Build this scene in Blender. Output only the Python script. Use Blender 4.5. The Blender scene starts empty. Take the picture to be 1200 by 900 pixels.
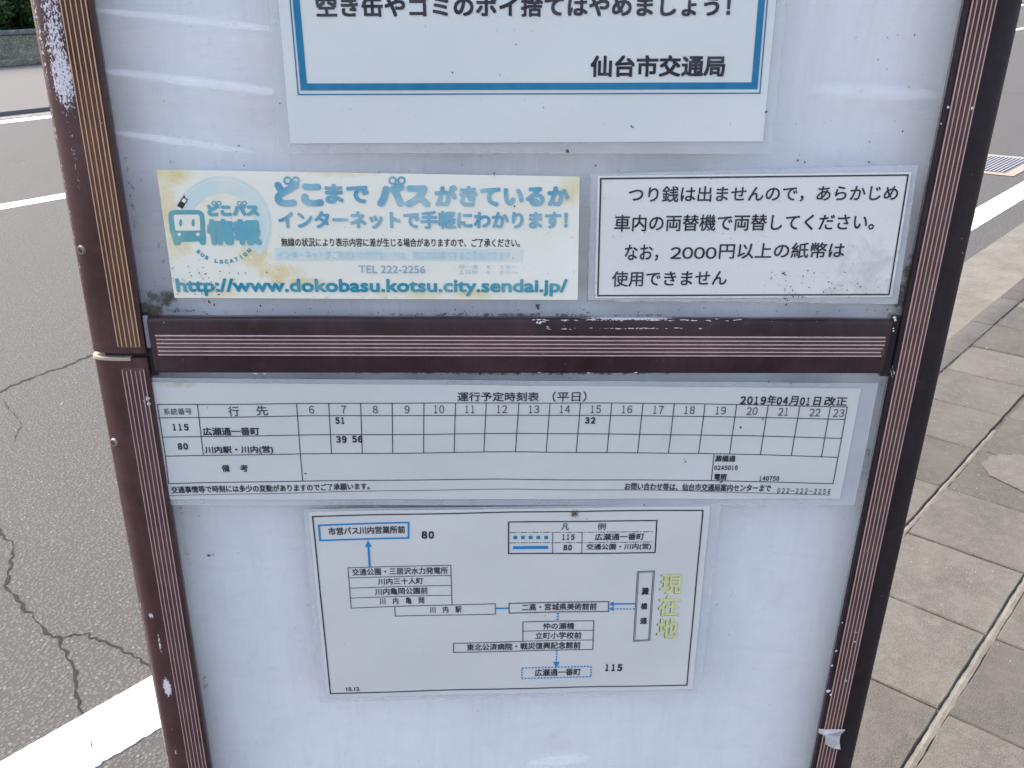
import bpy, bmesh, math, random
import numpy as np
from mathutils import Matrix, Vector

random.seed(7)
rng = np.random.default_rng(7)
SC = bpy.context.scene
COL = SC.collection

# ------------------------------------------------------------------ camera, sky, sun, exposure
H = 1.3625                              # eye height above the pavement
FPX = 1050.06                           # focal length for a 1200 px wide picture
PITCH, ROLL, YAW = 0.4158, -0.0312, -0.0261
CAM = np.array([-0.0366, -0.5702, H])


def cam_axes():
    cy, sy = math.cos(YAW), math.sin(YAW)
    f0 = np.array([-sy, cy, 0.0]); r0 = np.array([cy, sy, 0.0]); u0 = np.array([0, 0, 1.0])
    f = f0 * math.cos(PITCH) - u0 * math.sin(PITCH)
    u = u0 * math.cos(PITCH) + f0 * math.sin(PITCH)
    r = r0 * math.cos(ROLL) + u * math.sin(ROLL)
    u2 = u * math.cos(ROLL) - r0 * math.sin(ROLL)
    return r, u2, f


CR, CU, CF = cam_axes()
cam_data = bpy.data.cameras.new('camera')
cam = bpy.data.objects.new('camera', cam_data)
COL.objects.link(cam)
cam_data.sensor_width = 36.0
cam_data.lens = 36.0 * FPX / 1200.0
cam_data.clip_start = 0.02
cam_data.clip_end = 3000.0
cam.matrix_world = Matrix(((CR[0], CU[0], -CF[0], CAM[0]), (CR[1], CU[1], -CF[1], CAM[1]),
                           (CR[2], CU[2], -CF[2], CAM[2]), (0, 0, 0, 1)))
SC.camera = cam

SUN_DIR = Vector((-0.70, 0.28, 0.95)).normalized()   # towards the veiled sun: high, left of the sign and a little behind it
world = bpy.data.worlds.new('World')
SC.world = world
world.use_nodes = True
wn = world.node_tree
sky = wn.nodes.new('ShaderNodeTexSky')
sky.sky_type = 'NISHITA'
sky.sun_disc = False
sky.sun_elevation = math.asin(SUN_DIR.z)
sky.sun_rotation = math.atan2(SUN_DIR.x, SUN_DIR.y)
sky.air_density = 0.78
sky.dust_density = 4.5
sky.ozone_density = 0.8
wn.links.new(sky.outputs[0], wn.nodes['Background'].inputs[0])
wn.nodes['Background'].inputs[1].default_value = 0.15

sun_data = bpy.data.lights.new('sun', 'SUN')
sun_data.energy = 0.9
sun_data.angle = math.radians(24)
sun_data.color = (1.0, 0.93, 0.84)
sun = bpy.data.objects.new('sun', sun_data)
COL.objects.link(sun)
sun.rotation_euler = SUN_DIR.to_track_quat('Z', 'Y').to_euler()
sun.location = (0, 0, 20)

SC.view_settings.view_transform = 'Standard'
SC.view_settings.look = 'None'
SC.view_settings.gamma = 1.0
SC.view_settings.use_curve_mapping = False
SC.view_settings.exposure = 2.06
SC.cycles.max_bounces = 7
SC.cycles.transparent_max_bounces = 12
SC.cycles.caustics_reflective = False
SC.cycles.caustics_refractive = False

# ------------------------------------------------------------------ measuring frames
# the sign plane (x right, y away from the street furniture's front, z up) and the road (u along, v across)
LEAN, SROLL = 0.0065, 0.0462
ZS = np.array([math.sin(SROLL), math.sin(LEAN), 1.0]); ZS /= np.linalg.norm(ZS)
XS = np.array([1.0, 0.0, -math.sin(SROLL)]); XS /= np.linalg.norm(XS)
YS = np.cross(ZS, XS)
SO = np.array([0, 0, H])
ZF = -(H - 0.005) / ZS[2]               # sign-local height of its foot
RY = 0.7936
UV_U = np.array([math.cos(RY), math.sin(RY), 0.0])
UV_V = np.array([-math.sin(RY), math.cos(RY), 0.0])


def ray(px, py):
    return CF + CR * (px - 600) / FPX + CU * (450 - py) / FPX


def S(px, py, y=-0.001):
    """point of the sign plane (offset y) seen at a photograph pixel, sign-local (x, z)"""
    d = ray(px, py)
    o = CAM - SO
    t = (y - o @ YS) / (d @ YS)
    p = o + d * t
    return np.array([p @ XS, p @ ZS])


def G(px, py, z=0.0):
    """road coordinates (u, v) of a ground point"""
    d = ray(px, py)
    t = (z - CAM[2]) / d[2]
    p = CAM + d * t
    return np.array([p @ UV_U, p @ UV_V])


def W(u, v, z=0.0):
    p = UV_U * u + UV_V * v
    return (p[0], p[1], z)


SIGN_M = Matrix(((XS[0], YS[0], ZS[0], SO[0]), (XS[1], YS[1], ZS[1], SO[1]),
                 (XS[2], YS[2], ZS[2], SO[2]), (0, 0, 0, 1)))
ROAD_M = Matrix(((UV_U[0], UV_V[0], 0, 0), (UV_U[1], UV_V[1], 0, 0), (0, 0, 1, 0), (0, 0, 0, 1)))


# ------------------------------------------------------------------ material helpers
class N:
    def __init__(self, name):
        self.m = bpy.data.materials.new(name)
        self.m.use_nodes = True
        self.t = self.m.node_tree
        self.t.nodes.clear()
        self.out = self.t.nodes.new('ShaderNodeOutputMaterial')
        self.tc = self.t.nodes.new('ShaderNodeTexCoord')
        self.obj = self.tc.outputs['Object']

    def node(self, typ, **kw):
        n = self.t.nodes.new(typ)
        for k, v in kw.items():
            setattr(n, k, v)
        return n

    def link(self, a, b):
        if isinstance(a, (int, float)):
            b.default_value = a
        elif isinstance(a, (tuple, list)):
            b.default_value = tuple(a) + ((1.0,) if len(a) == 3 and b.type == 'RGBA' else ())
        else:
            self.t.links.new(a, b)

    def noise(self, scale, detail=4, rough=0.55, vec=None, stretch=None, dist=0.0):
        vec = vec or self.obj
        if stretch:
            mp = self.node('ShaderNodeMapping')
            mp.inputs['Scale'].default_value = stretch
            self.t.links.new(vec, mp.inputs[0]); vec = mp.outputs[0]
        n = self.node('ShaderNodeTexNoise')
        n.inputs['Scale'].default_value = scale
        n.inputs['Detail'].default_value = detail
        n.inputs['Roughness'].default_value = rough
        n.inputs['Distortion'].default_value = dist
        self.t.links.new(vec, n.inputs['Vector'])
        return n.outputs['Fac']

    def voronoi(self, scale, feature='F1', out='Distance', vec=None):
        n = self.node('ShaderNodeTexVoronoi', feature=feature)
        n.inputs['Scale'].default_value = scale
        self.t.links.new(vec or self.obj, n.inputs['Vector'])
        return n.outputs[out]

    def mr(self, v, a, b, c=0.0, d=1.0, smooth=False):
        n = self.node('ShaderNodeMapRange')
        if smooth:
            n.interpolation_type = 'SMOOTHSTEP'
        self.link(v, n.inputs[0])
        for i, x in enumerate((a, b, c, d)):
            n.inputs[i + 1].default_value = x
        return n.outputs[0]

    def math(self, op, a, b=0.0, clamp=False):
        n = self.node('ShaderNodeMath', operation=op)
        n.use_clamp = clamp
        self.link(a, n.inputs[0]); self.link(b, n.inputs[1])
        return n.outputs[0]

    def mix(self, f, a, b):
        n = self.node('ShaderNodeMix', data_type='RGBA')
        self.link(f, n.inputs[0]); self.link(a, n.inputs[6]); self.link(b, n.inputs[7])
        return n.outputs[2]

    def spots(self, lst):
        """soft elliptical masks: (x, z, rx, rz, strength) in object space (y ignored)"""
        tot = None
        for (x, z, rx, rz, s) in lst:
            mp = self.node('ShaderNodeMapping')
            mp.inputs['Location'].default_value = (-x / rx, 0, -z / rz)
            mp.inputs['Scale'].default_value = (1 / rx, 0, 1 / rz)
            self.t.links.new(self.obj, mp.inputs[0])
            ln = self.node('ShaderNodeVectorMath', operation='LENGTH')
            self.t.links.new(mp.outputs[0], ln.inputs[0])
            v = self.mr(ln.outputs['Value'], 0.15, 1.0, s, 0.0, True)
            tot = v if tot is None else self.math('MAXIMUM', tot, v)
        return tot

    def streaks(self, lst):
        """soft slanted streaks, reflected light painted as pale marks: (x, z, half length, half width, slope, strength)"""
        sep = self.node('ShaderNodeSeparateXYZ'); self.t.links.new(self.obj, sep.inputs[0])
        tot = None
        for (x, z, hl, hw, sl, st) in lst:
            dx = self.math('SUBTRACT', sep.outputs[0], x)
            dz = self.math('SUBTRACT', self.math('SUBTRACT', sep.outputs[2], z), self.math('MULTIPLY', dx, sl))
            a = self.math('DIVIDE', dx, hl); b = self.math('DIVIDE', dz, hw)
            d = self.math('ADD', self.math('MULTIPLY', a, a), self.math('MULTIPLY', b, b))
            v = self.mr(d, 0.0, 1.0, st, 0.0, True)
            tot = v if tot is None else self.math('MAXIMUM', tot, v)
        return tot

    def bump(self, h, strength=0.3, dist=0.001, normal=None):
        n = self.node('ShaderNodeBump')
        n.inputs['Strength'].default_value = strength
        n.inputs['Distance'].default_value = dist
        self.link(h, n.inputs['Height'])
        if normal:
            self.t.links.new(normal, n.inputs['Normal'])
        return n.outputs[0]

    def bsdf(self, color, rough=0.6, metal=0.0, normal=None, spec=0.5, coat=0.0, coat_rough=0.1):
        n = self.node('ShaderNodeBsdfPrincipled')
        self.link(color, n.inputs['Base Color'])
        self.link(rough, n.inputs['Roughness'])
        self.link(metal, n.inputs['Metallic'])
        self.link(spec, n.inputs['Specular IOR Level'])
        self.link(coat, n.inputs['Coat Weight'])
        n.inputs['Coat Roughness'].default_value = coat_rough
        if normal:
            self.t.links.new(normal, n.inputs['Normal'])
        return n.outputs[0]

    def done(self, shader):
        self.t.links.new(shader, self.out.inputs['Surface'])
        return self.m


def plain(name, col, rough=0.6, metal=0.0, spec=0.5):
    n = N(name)
    v = n.noise(60, 3)
    c = n.mix(n.mr(v, 0.3, 0.7), tuple(x * 0.9 for x in col), tuple(min(1, x * 1.08) for x in col))
    return n.done(n.bsdf(c, rough, metal, spec=spec))


def ink(name, col, fade=None, amount=0.0, scale=90):
    n = N(name)
    if fade:
        a = n.noise(scale, 5, 0.65)
        b = n.noise(scale * 0.25, 3, 0.5)
        f = n.math('MULTIPLY', n.mr(n.math('ADD', a, b), 0.85, 1.2), amount)
        c = n.mix(f, col, fade)
    else:
        c = col
    return n.done(n.bsdf(c, 0.55, spec=0.3))


# ------------------------------------------------------------------ mesh helpers
def link(name, me, mat, parent=None, M=None):
    o = bpy.data.objects.new(name, me)
    if mat is not None:
        me.materials.clear(); me.materials.append(mat)
    COL.objects.link(o)
    if parent is not None:
        o.parent = parent
    if M is not None:
        o.matrix_world = M
    return o


def mesh(name, verts, faces, smooth=False):
    me = bpy.data.meshes.new(name)
    me.from_pydata([tuple(map(float, v)) for v in verts], [], faces)
    me.update()
    if smooth:
        for p in me.polygons:
            p.use_smooth = True
    return me


def tag(o, label=None, cat=None, group=None, kind=None):
    if label: o['label'] = label
    if cat: o['category'] = cat
    if group: o['group'] = group
    if kind: o['kind'] = kind
    return o


def empty(name, M, label, cat, group=None):
    o = bpy.data.objects.new(name, None)
    o.empty_display_size = 0.05
    COL.objects.link(o)
    o.matrix_world = M
    return tag(o, label, cat, group)


def box_mesh(name, x0, x1, y0, y1, z0, z1, bevel=0.0, seg=2):
    bm = bmesh.new()
    vs = [bm.verts.new((x, y, z)) for x in (x0, x1) for y in (y0, y1) for z in (z0, z1)]
    for f in ((0, 1, 3, 2), (4, 6, 7, 5), (0, 4, 5, 1), (2, 3, 7, 6), (0, 2, 6, 4), (1, 5, 7, 3)):
        bm.faces.new([vs[i] for i in f])
    bmesh.ops.recalc_face_normals(bm, faces=bm.faces)
    if bevel:
        bmesh.ops.bevel(bm, geom=list(bm.edges), offset=bevel, segments=seg, affect='EDGES', profile=0.5)
    me = bpy.data.meshes.new(name)
    bm.to_mesh(me); bm.free()
    if bevel:
        for p in me.polygons:
            p.use_smooth = True
        me.set_sharp_from_angle(angle=math.radians(35))
    return me


def extrude_profile(name, prof, z0, z1, cap=True, nz=1):
    """closed x-y outline extruded along z"""
    k = len(prof); v = []; f = []
    for i in range(nz + 1):
        z = z0 + (z1 - z0) * i / nz
        v += [(x, y, z) for x, y in prof]
    for i in range(nz):
        for j in range(k):
            a, b = i * k + j, i * k + (j + 1) % k
            f.append((a, b, b + k, a + k))
    if cap:
        f.append(tuple(range(k))[::-1]); f.append(tuple(range(nz * k, nz * k + k)))
    bm = bmesh.new(); me = mesh(name, v, f)
    bm.from_mesh(me); bmesh.ops.recalc_face_normals(bm, faces=bm.faces); bm.to_mesh(me); bm.free()
    for p in me.polygons:
        p.use_smooth = True
    me.set_sharp_from_angle(angle=math.radians(40))
    return me


# ------------------------------------------------------------------ materials of the place
def m_asphalt():
    n = N('worn_asphalt')
    big = n.noise(1.1, 6, 0.65)
    mid = n.noise(9, 4, 0.6)
    base = n.mix(n.mr(big, 0.3, 0.7), (0.066, 0.063, 0.057), (0.082, 0.078, 0.070))
    base = n.mix(n.mr(mid, 0.35, 0.75, 0, 0.5), base, (0.083, 0.080, 0.071))
    ca = n.voronoi(98, out='Color')
    da = n.voronoi(98)
    sep = n.node('ShaderNodeSeparateColor'); n.t.links.new(ca, sep.inputs[0])
    stone = n.math('MULTIPLY', n.mr(da, 0.20, 0.42, 1, 0), n.mr(sep.outputs[0], 0.86, 1.0))
    dark = n.math('MULTIPLY', n.mr(da, 0.28, 0.55, 0, 1), 0.9)
    fine = n.noise(420, 3, 0.7)
    c = n.mix(n.mr(n.noise(55, 5, 0.7), 0.45, 0.7, 0, 0.55), base, (0.111, 0.106, 0.095))
    c = n.mix(dark, c, (0.035, 0.033, 0.032))
    c = n.mix(n.mr(n.math('ADD', n.math('MULTIPLY', n.noise(26, 6, 0.75), 0.75), n.math('MULTIPLY', n.noise(2.2, 5, 0.6), 0.25)), 0.48, 0.68, 0, 0.55), c, (0.043, 0.042, 0.040))
    c = n.mix(n.mr(fine, 0.42, 0.70, 0, 0.75), c, (0.119, 0.115, 0.101))
    c = n.mix(n.math('MULTIPLY', stone, 0.8), c, (0.177, 0.169, 0.154))
    h = n.math('ADD', n.math('MULTIPLY', n.mr(da, 0.1, 0.6, 1, 0), 0.8), n.math('MULTIPLY', fine, 0.5))
    return n.done(n.bsdf(c, 0.85, normal=n.bump(h, 0.8, 0.0035), spec=0.3))


def m_concrete(name, c0, c1, speck=(0.5, 0.49, 0.46), dark=(0.12, 0.11, 0.1), scale=1.0, rnd=0.19, bump=0.8):
    n = N(name)
    info = n.node('ShaderNodeObjectInfo')
    off = n.node('ShaderNodeVectorMath', operation='ADD')
    comb = n.node('ShaderNodeCombineXYZ')
    r = n.math('MULTIPLY', info.outputs['Random'], 37.0)
    n.t.links.new(r, comb.inputs[0]); n.t.links.new(r, comb.inputs[1])
    n.t.links.new(n.obj, off.inputs[0]); n.t.links.new(comb.outputs[0], off.inputs[1])
    n.obj = off.outputs[0]
    a = n.noise(5 * scale, 5, 0.6)
    b = n.noise(38 * scale, 4, 0.65)
    d = n.noise(330 * scale, 3, 0.7)
    c = n.mix(n.mr(a, 0.32, 0.68), tuple(x * 0.86 for x in c0), tuple(x * 1.14 for x in c1))
    c = n.mix(n.mr(b, 0.48, 0.72, 0, 0.6), c, speck)
    c = n.mix(n.mr(d, 0.46, 0.68, 0, 0.9), c, dark)
    c = n.mix(n.mr(n.noise(14 * scale, 5, 0.7), 0.52, 0.72, 0, 0.35), c, dark)
    c = n.mix(n.mr(n.noise(240 * scale, 2, 0.6), 0.57, 0.68, 0, 0.9), c, speck)
    v = n.voronoi(26 * scale); sp = n.mr(v, 0.05, 0.085, 0.85, 0)
    c = n.mix(sp, c, (0.06, 0.055, 0.05))
    hsv = n.node('ShaderNodeHueSaturation')
    n.t.links.new(c, hsv.inputs['Color'])
    n.t.links.new(n.mr(info.outputs['Random'], 0, 1, 1 - rnd, 1 + rnd), hsv.inputs['Value'])
    h = n.math('ADD', n.math('MULTIPLY', d, 0.6), n.math('MULTIPLY', b, 0.6))
    return n.done(n.bsdf(hsv.outputs[0], 0.88, normal=n.bump(h, bump, 0.003), spec=0.25))


M_ASPH = m_asphalt()
M_PAVER = m_concrete('grey_paver', (0.056, 0.052, 0.041), (0.073, 0.068, 0.054), speck=(0.112, 0.107, 0.085))
M_KERB = m_concrete('kerb_concrete', (0.044, 0.040, 0.034), (0.062, 0.058, 0.049), speck=(0.082, 0.079, 0.067))
M_GUTTER = m_concrete('gutter_concrete', (0.107, 0.102, 0.084), (0.140, 0.132, 0.111), speck=(0.176, 0.166, 0.138), dark=(0.079, 0.076, 0.062), rnd=0.05)
M_MORTAR = m_concrete('mortar', (0.096, 0.090, 0.072), (0.169, 0.158, 0.128), speck=(0.221, 0.208, 0.171), scale=2.2, rnd=0.05, bump=0.9)
M_BED = m_concrete('joint_sand', (0.033, 0.029, 0.022), (0.066, 0.062, 0.048), speck=(0.151, 0.141, 0.116), scale=2.5, rnd=0)
M_FARC = plain('far_concrete', (0.100, 0.097, 0.088), 0.9)
M_GROUND = m_concrete('dry_ground', (0.16, 0.15, 0.12), (0.22, 0.2, 0.16), scale=0.1, rnd=0)
M_WALL = m_concrete('weathered_wall', (0.162, 0.140, 0.090), (0.380, 0.333, 0.232), speck=(0.494, 0.438, 0.326), dark=(0.095, 0.084, 0.054), scale=0.12, rnd=0.04)


def m_paint():
    n = N('road_paint')
    a = n.noise(9, 6, 0.7)
    c = n.mix(n.mr(a, 0.62, 0.75, 0, 0.5), (0.78, 0.78, 0.77), (0.5, 0.49, 0.47))
    return n.done(n.bsdf(c, 0.7, normal=n.bump(n.noise(300, 3), 0.3, 0.002)))


M_PAINT = m_paint()
M_CRACK = plain('crack_tar', (0.009, 0.0085, 0.008), 0.95)

# ------------------------------------------------------------------ the ground, road, pavement
ZR = -0.15                                # road level below the pavement
ZFAR = -0.08                              # far side level


def sheet(name, u0, u1, v0, v1, z, mat, nu=1, nv=1):
    vs = []; fs = []
    for i in range(nu + 1):
        for j in range(nv + 1):
            vs.append((u0 + (u1 - u0) * i / nu, v0 + (v1 - v0) * j / nv, z))
    for i in range(nu):
        for j in range(nv):
            a = i * (nv + 1) + j
            fs.append((a, a + nv + 1, a + nv + 2, a + 1))
    o = link(name, mesh(name, vs, fs), mat, M=ROAD_M)
    return tag(o, kind='structure')


tag(sheet('ground', -900, 1500, -900, 900, -0.45, M_GROUND), kind='structure')
road = sheet('road', -80, 400, 1.095, 14.6, ZR, M_ASPH)
tag(road, 'worn grey asphalt road with cracks and pale stones')


def strip_mesh(name, u0, u1, va, vb, z, step, jag):
    """long painted stripe with slightly ragged edges"""
    k = max(2, int((u1 - u0) / step)); vs = []; fs = []
    for i in range(k + 1):
        u = u0 + (u1 - u0) * i / k
        bite = random.choice((0, 0, 0, 0, 0, 0, 1)) * random.uniform(0, 3) * jag
        vs.append((u, va + random.uniform(-jag, jag) + bite, z)); vs.append((u, vb + random.uniform(-jag, jag) * 0.5, z))
    n = len(vs)
    vs += [(x, y, z - 0.006) for x, y, _ in vs]
    for i in range(k):
        a = 2 * i
        fs += [(a, a + 2, a + 3, a + 1), (a, a + n, a + 2 + n, a + 2), (a + 1, a + 3, a + 3 + n, a + 1 + n)]
    return mesh(name, vs, fs)


def road_line(name, u0, u1, va, vb, step, jag, label):
    o = link(name, strip_mesh(name, u0, u1, va, vb, ZR + 0.003, step, jag), M_PAINT, M=ROAD_M)
    tag(o, label, kind='structure')
    return o


road_line('road_marking', -6, 60, 1.288, 1.462, 0.009, 0.0022, 'white edge line along the near gutter')
road_line('road_marking', -40, 160, 7.52, 7.74, 2.0, 0.0, 'white centre line')
road_line('road_marking', -40, 160, 13.50, 13.86, 2.0, 0.0, 'white edge line along the far kerb')

# cracks in the asphalt
def crack(pts, w, seed, dz=0.002):
    r = random.Random(seed)
    g = [G(px, py, ZR) for px, py in pts]
    fine = []
    for a, b in zip(g[:-1], g[1:]):
        L = np.linalg.norm(b - a); k = max(3, int(L / r.uniform(0.010, 0.022)))
        nrm = np.array([-(b - a)[1], (b - a)[0]]) / max(L, 1e-6)
        for i in range(k):
            fine.append(a + (b - a) * i / k + nrm * r.gauss(0, 0.0034))
    fine.append(g[-1])
    vs = []; fs = []
    n = len(fine)
    for i, p in enumerate(fine):
        d = fine[min(i + 1, n - 1)] - fine[max(i - 1, 0)]
        d = d / max(np.linalg.norm(d), 1e-6)
        nn = np.array([-d[1], d[0]])
        taper = min(1.0, (i + 0.6) / 4, (n - i - 0.4) / 4)
        ww = w * 0.58 * taper * r.uniform(0.2, 1.5)
        s = r.uniform(-0.3, 0.3) * w
        vs.append((*(p + nn * (ww / 2 + s)), ZR + dz)); vs.append((*(p - nn * (ww / 2 - s)), ZR + dz))
    for i in range(n - 1):
        a = 2 * i
        fs.append((a, a + 1, a + 3, a + 2))
    o = link('crack', mesh('crack', vs, fs), M_CRACK, M=ROAD_M)
    o.parent = road
    o.matrix_parent_inverse = road.matrix_world.inverted()
    return o


crack([(-60, 492), (-25, 470), (0, 460), (14, 452), (30, 446), (52, 437), (75, 430), (92, 422), (112, 415), (130, 402)], 0.024, 1)
crack([(-8, 600), (0, 618), (5, 631), (16, 641), (14, 660), (5, 687), (20, 699), (32, 716), (43, 727), (55, 742), (68, 747),
       (84, 776), (90, 802), (93, 822), (98, 840)], 0.015, 2)
crack([(68, 747), (82, 745), (95, 744.5), (116, 750), (136, 756), (153, 767), (168, 774), (178, 784), (190, 792)], 0.009, 3)
crack([(5, 687), (-6, 694), (-30, 702)], 0.008, 4)
crack([(2, 466), (12, 480), (25, 497), (18, 512), (15, 524)], 0.005, 5)
crack([(8, 188), (20, 190), (32, 187)], 0.02, 6)
crack([(1150, 109), (1172, 108), (1200, 111), (1230, 110)], 0.03, 7)
crack([(98, 840), (101, 850), (106, 866), (110, 880), (116, 897)], 0.0035, 8, 0.0055)
crack([(35, 899), (60, 889), (85, 886), (100, 890), (112, 897)], 0.0022, 9, 0.0055)

# gutter apron
gut = link('gutter', box_mesh('gutter', -8, 60, 0.60, 1.10, -0.44, ZR - 0.012), M_BED, M=ROAD_M)
tag(gut, 'pale concrete gutter apron between road and kerb', kind='structure')
slab = box_mesh('gutter_slab', -0.996, 0.996, -0.228, 0.224, -0.08, 0.006, 0.004, 1)
slab.materials.append(M_GUTTER)
for i in range(-3, 12):
    o = link('gutter_slab', slab, None)
    o.matrix_world = ROAD_M @ Matrix.Translation((4.35 + 2.0 * i + 1.0, 0.868, ZR + random.uniform(0, 0.002)))
    o.parent = gut; o.matrix_parent_inverse = gut.matrix_world.inverted()

# kerb stones
kerb = link('kerb', box_mesh('kerb', -8, 60, 0.562, 0.632, -0.45, -0.02), M_BED, M=ROAD_M)
tag(kerb, 'grey concrete kerb along the pavement edge', kind='structure')
ks = box_mesh('kerb_stone', -0.1965, 0.1965, -0.0465, 0.0465, -0.30, 0.0, 0.006, 2)
ks.materials.append(M_KERB)
for i in range(-12, 60):
    o = link('kerb_stone', ks, None)
    o.matrix_world = ROAD_M @ Matrix.Translation((3.16 + 0.397 * (i + 0.5), 0.5975 + random.uniform(-0.0015, 0.0015), random.uniform(-0.002, 0.002)))
    o.parent = kerb; o.matrix_parent_inverse = kerb.matrix_world.inverted()

# pavement: bed, pavers, mortar strips
pave = link('pavement', box_mesh('pavement', -8, 40, -3.2, 0.553, -0.44, -0.009), M_BED, M=ROAD_M)
tag(pave, 'pavement of square grey concrete pavers with sandy joints', kind='structure')


def paver_mesh(k):
    r = random.Random(k)
    w, l, t = 0.1468, 0.1430, 0.055
    bm = bmesh.new()
    jit = lambda: r.uniform(-0.0017, 0.0017)
    top = [(-w, -l), (w, -l), (w, l), (-w, l)]
    # outline with chipped, slightly wavy edges
    ring = []
    for i in range(4):
        a = np.array(top[i]); b = np.array(top[(i + 1) % 4])
        for s in range(5):
            p = a + (b - a) * s / 5.0
            ring.append((p[0] + jit(), p[1] + jit()))
    lo = [bm.verts.new((x, y, -t)) for x, y in ring]
    hi = [bm.verts.new((x, y, -0.003 - abs(jit()))) for x, y in ring]
    ins = [bm.verts.new((x * 0.983, y * 0.983, 0)) for x, y in ring]
    n = len(ring)
    for i in range(n):
        j = (i + 1) % n
        bm.faces.new((lo[i], lo[j], hi[j], hi[i]))
        bm.faces.new((hi[i], hi[j], ins[j], ins[i]))
    bm.faces.new(ins)
    bmesh.ops.recalc_face_normals(bm, faces=bm.faces)
    me = bpy.data.meshes.new('paver'); bm.to_mesh(me); bm.free()
    me.materials.append(M_PAVER)
    return me


PM = [paver_mesh(i) for i in range(5)]
COLS = [(0.258, 0.545)]                    # (low v, high v) of each paver column
v_hi = 0.2422
widths = [0.0199, 0.016, 0.019, 0.015, 0.018, 0.017, 0.016, 0.018]
STRIPS = [(0.2422, 0.258)]
for wgap in widths:
    COLS.append((v_hi - 0.2874, v_hi))
    STRIPS.append((v_hi - 0.2874 - wgap, v_hi - 0.2874))
    v_hi = v_hi - 0.2874 - wgap
rest_v, rest_f = [], []
for k in range(-24, 90):
    uc = 3.5595 - 0.3 * k + 0.15 + 0.0
    if uc > 24 or uc < -7:
        continue
    for c, (va, vb) in enumerate(COLS):
        vc = (va + vb) / 2
        near = (-0.8 < uc < 8.2 and c < 4) or (-0.6 < uc < 5.5 and c < 7)
        rot = Matrix.Rotation(random.uniform(-0.004, 0.004), 4, 'Z') @ Matrix.Rotation(random.uniform(-0.006, 0.006), 4, 'X') @ Matrix.Rotation(random.uniform(-0.005, 0.005), 4, 'Y')
        dz = random.uniform(-0.0022, 0.0018)
        if near:
            o = link('paver', random.choice(PM), None)
            o.matrix_world = ROAD_M @ Matrix.Translation((uc + random.uniform(-0.001, 0.001), vc, dz)) @ rot
            o.parent = pave; o.matrix_parent_inverse = pave.matrix_world.inverted()
        else:
            b = len(rest_v); w, l = 0.1475, 0.1432
            for (x, y, z) in ((-w, -l, -.05), (w, -l, -.05), (w, l, -.05), (-w, l, -.05), (-w, -l, 0), (w, -l, 0), (w, l, 0), (-w, l, 0)):
                rest_v.append((uc + x, vc + y, dz + z))
            for f in ((4, 5, 6, 7), (0, 1, 5, 4), (1, 2, 6, 5), (2, 3, 7, 6), (3, 0, 4, 7)):
                rest_f.append(tuple(b + i for i in f))
o = link('paver_field', mesh('paver_field', rest_v, rest_f), M_PAVER, M=ROAD_M)
o.parent = pave; o.matrix_parent_inverse = pave.matrix_world.inverted(); tag(o, kind='stuff')
for k, (va, vb) in enumerate(STRIPS):
    vs = []; fs = []
    nseg = 800 if k < 3 else 150
    for i in range(nseg + 1):
        u = -1.5 + 14 * i / nseg
        if k == 0 and u > 2.55:            # the mortar has washed out further along
            break
        z = -0.0035 + random.uniform(-0.0012, 0.0014)
        e = 0.0011
        vs += [(u, va + e + random.uniform(-.0012, .0016), z - 0.002), (u, (va + vb) / 2, z), (u, vb - e - 0.0004 + random.uniform(-.0016, .0010), z - 0.0025)]
        if i:
            b = len(vs) - 6
            fs += [(b, b + 3, b + 4, b + 1), (b + 1, b + 4, b + 5, b + 2)]
    o = link('mortar_strip', mesh('mortar_strip', vs, fs), M_MORTAR, M=ROAD_M)
    o.parent = pave; o.matrix_parent_inverse = pave.matrix_world.inverted()

vs = []; fs = []
for i in range(1401):
    u = -1.5 + 14 * i / 1400
    z = -0.0045 + random.uniform(-0.002, 0.003)
    vs += [(u, 0.5435, z - 0.002), (u, 0.548, z), (u, 0.5535, z - 0.002)]
    if i:
        b = len(vs) - 6
        fs += [(b, b + 3, b + 4, b + 1), (b + 1, b + 4, b + 5, b + 2)]
o = link('joint_dirt', mesh('joint_dirt', vs, fs), M_BED, M=ROAD_M)
o.parent = pave; o.matrix_parent_inverse = pave.matrix_world.inverted(); tag(o, kind='stuff')
# patches of sand lying on the pavers
M_SAND = m_concrete('pale_sand', (0.155, 0.143, 0.111), (0.196, 0.182, 0.147), scale=2, rnd=0)


def blob(name, px_pts, z, mat, parent):
    g = [G(px, py, z) for px, py in px_pts]
    c = sum(g) / len(g)
    ring = []
    for a, b in zip(g, g[1:] + g[:1]):
        for s in range(6):
            p = a + (b - a) * s / 6
            ring.append(p + (p - c) * random.uniform(-0.07, 0.07))
    vs = [(*p, z) for p in ring] + [(*c, z + 0.001)]
    n = len(ring)
    o = link(name, mesh(name, vs, [(i, (i + 1) % n, n) for i in range(n)]), mat, M=ROAD_M)
    o.parent = parent; o.matrix_parent_inverse = parent.matrix_world.inverted()
    return tag(o, kind='stuff')


M_SAND = m_concrete('pale_sand', (0.080, 0.074, 0.062), (0.100, 0.094, 0.079), speck=(0.14, 0.13, 0.11), dark=(0.08, 0.075, 0.06), scale=1, rnd=0)
blob('sand_patch', [(1150, 541), (1166, 533), (1200, 533), (1225, 545), (1220, 580), (1196, 574), (1172, 562), (1158, 556)], 0.003, M_SAND, pave)

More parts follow.
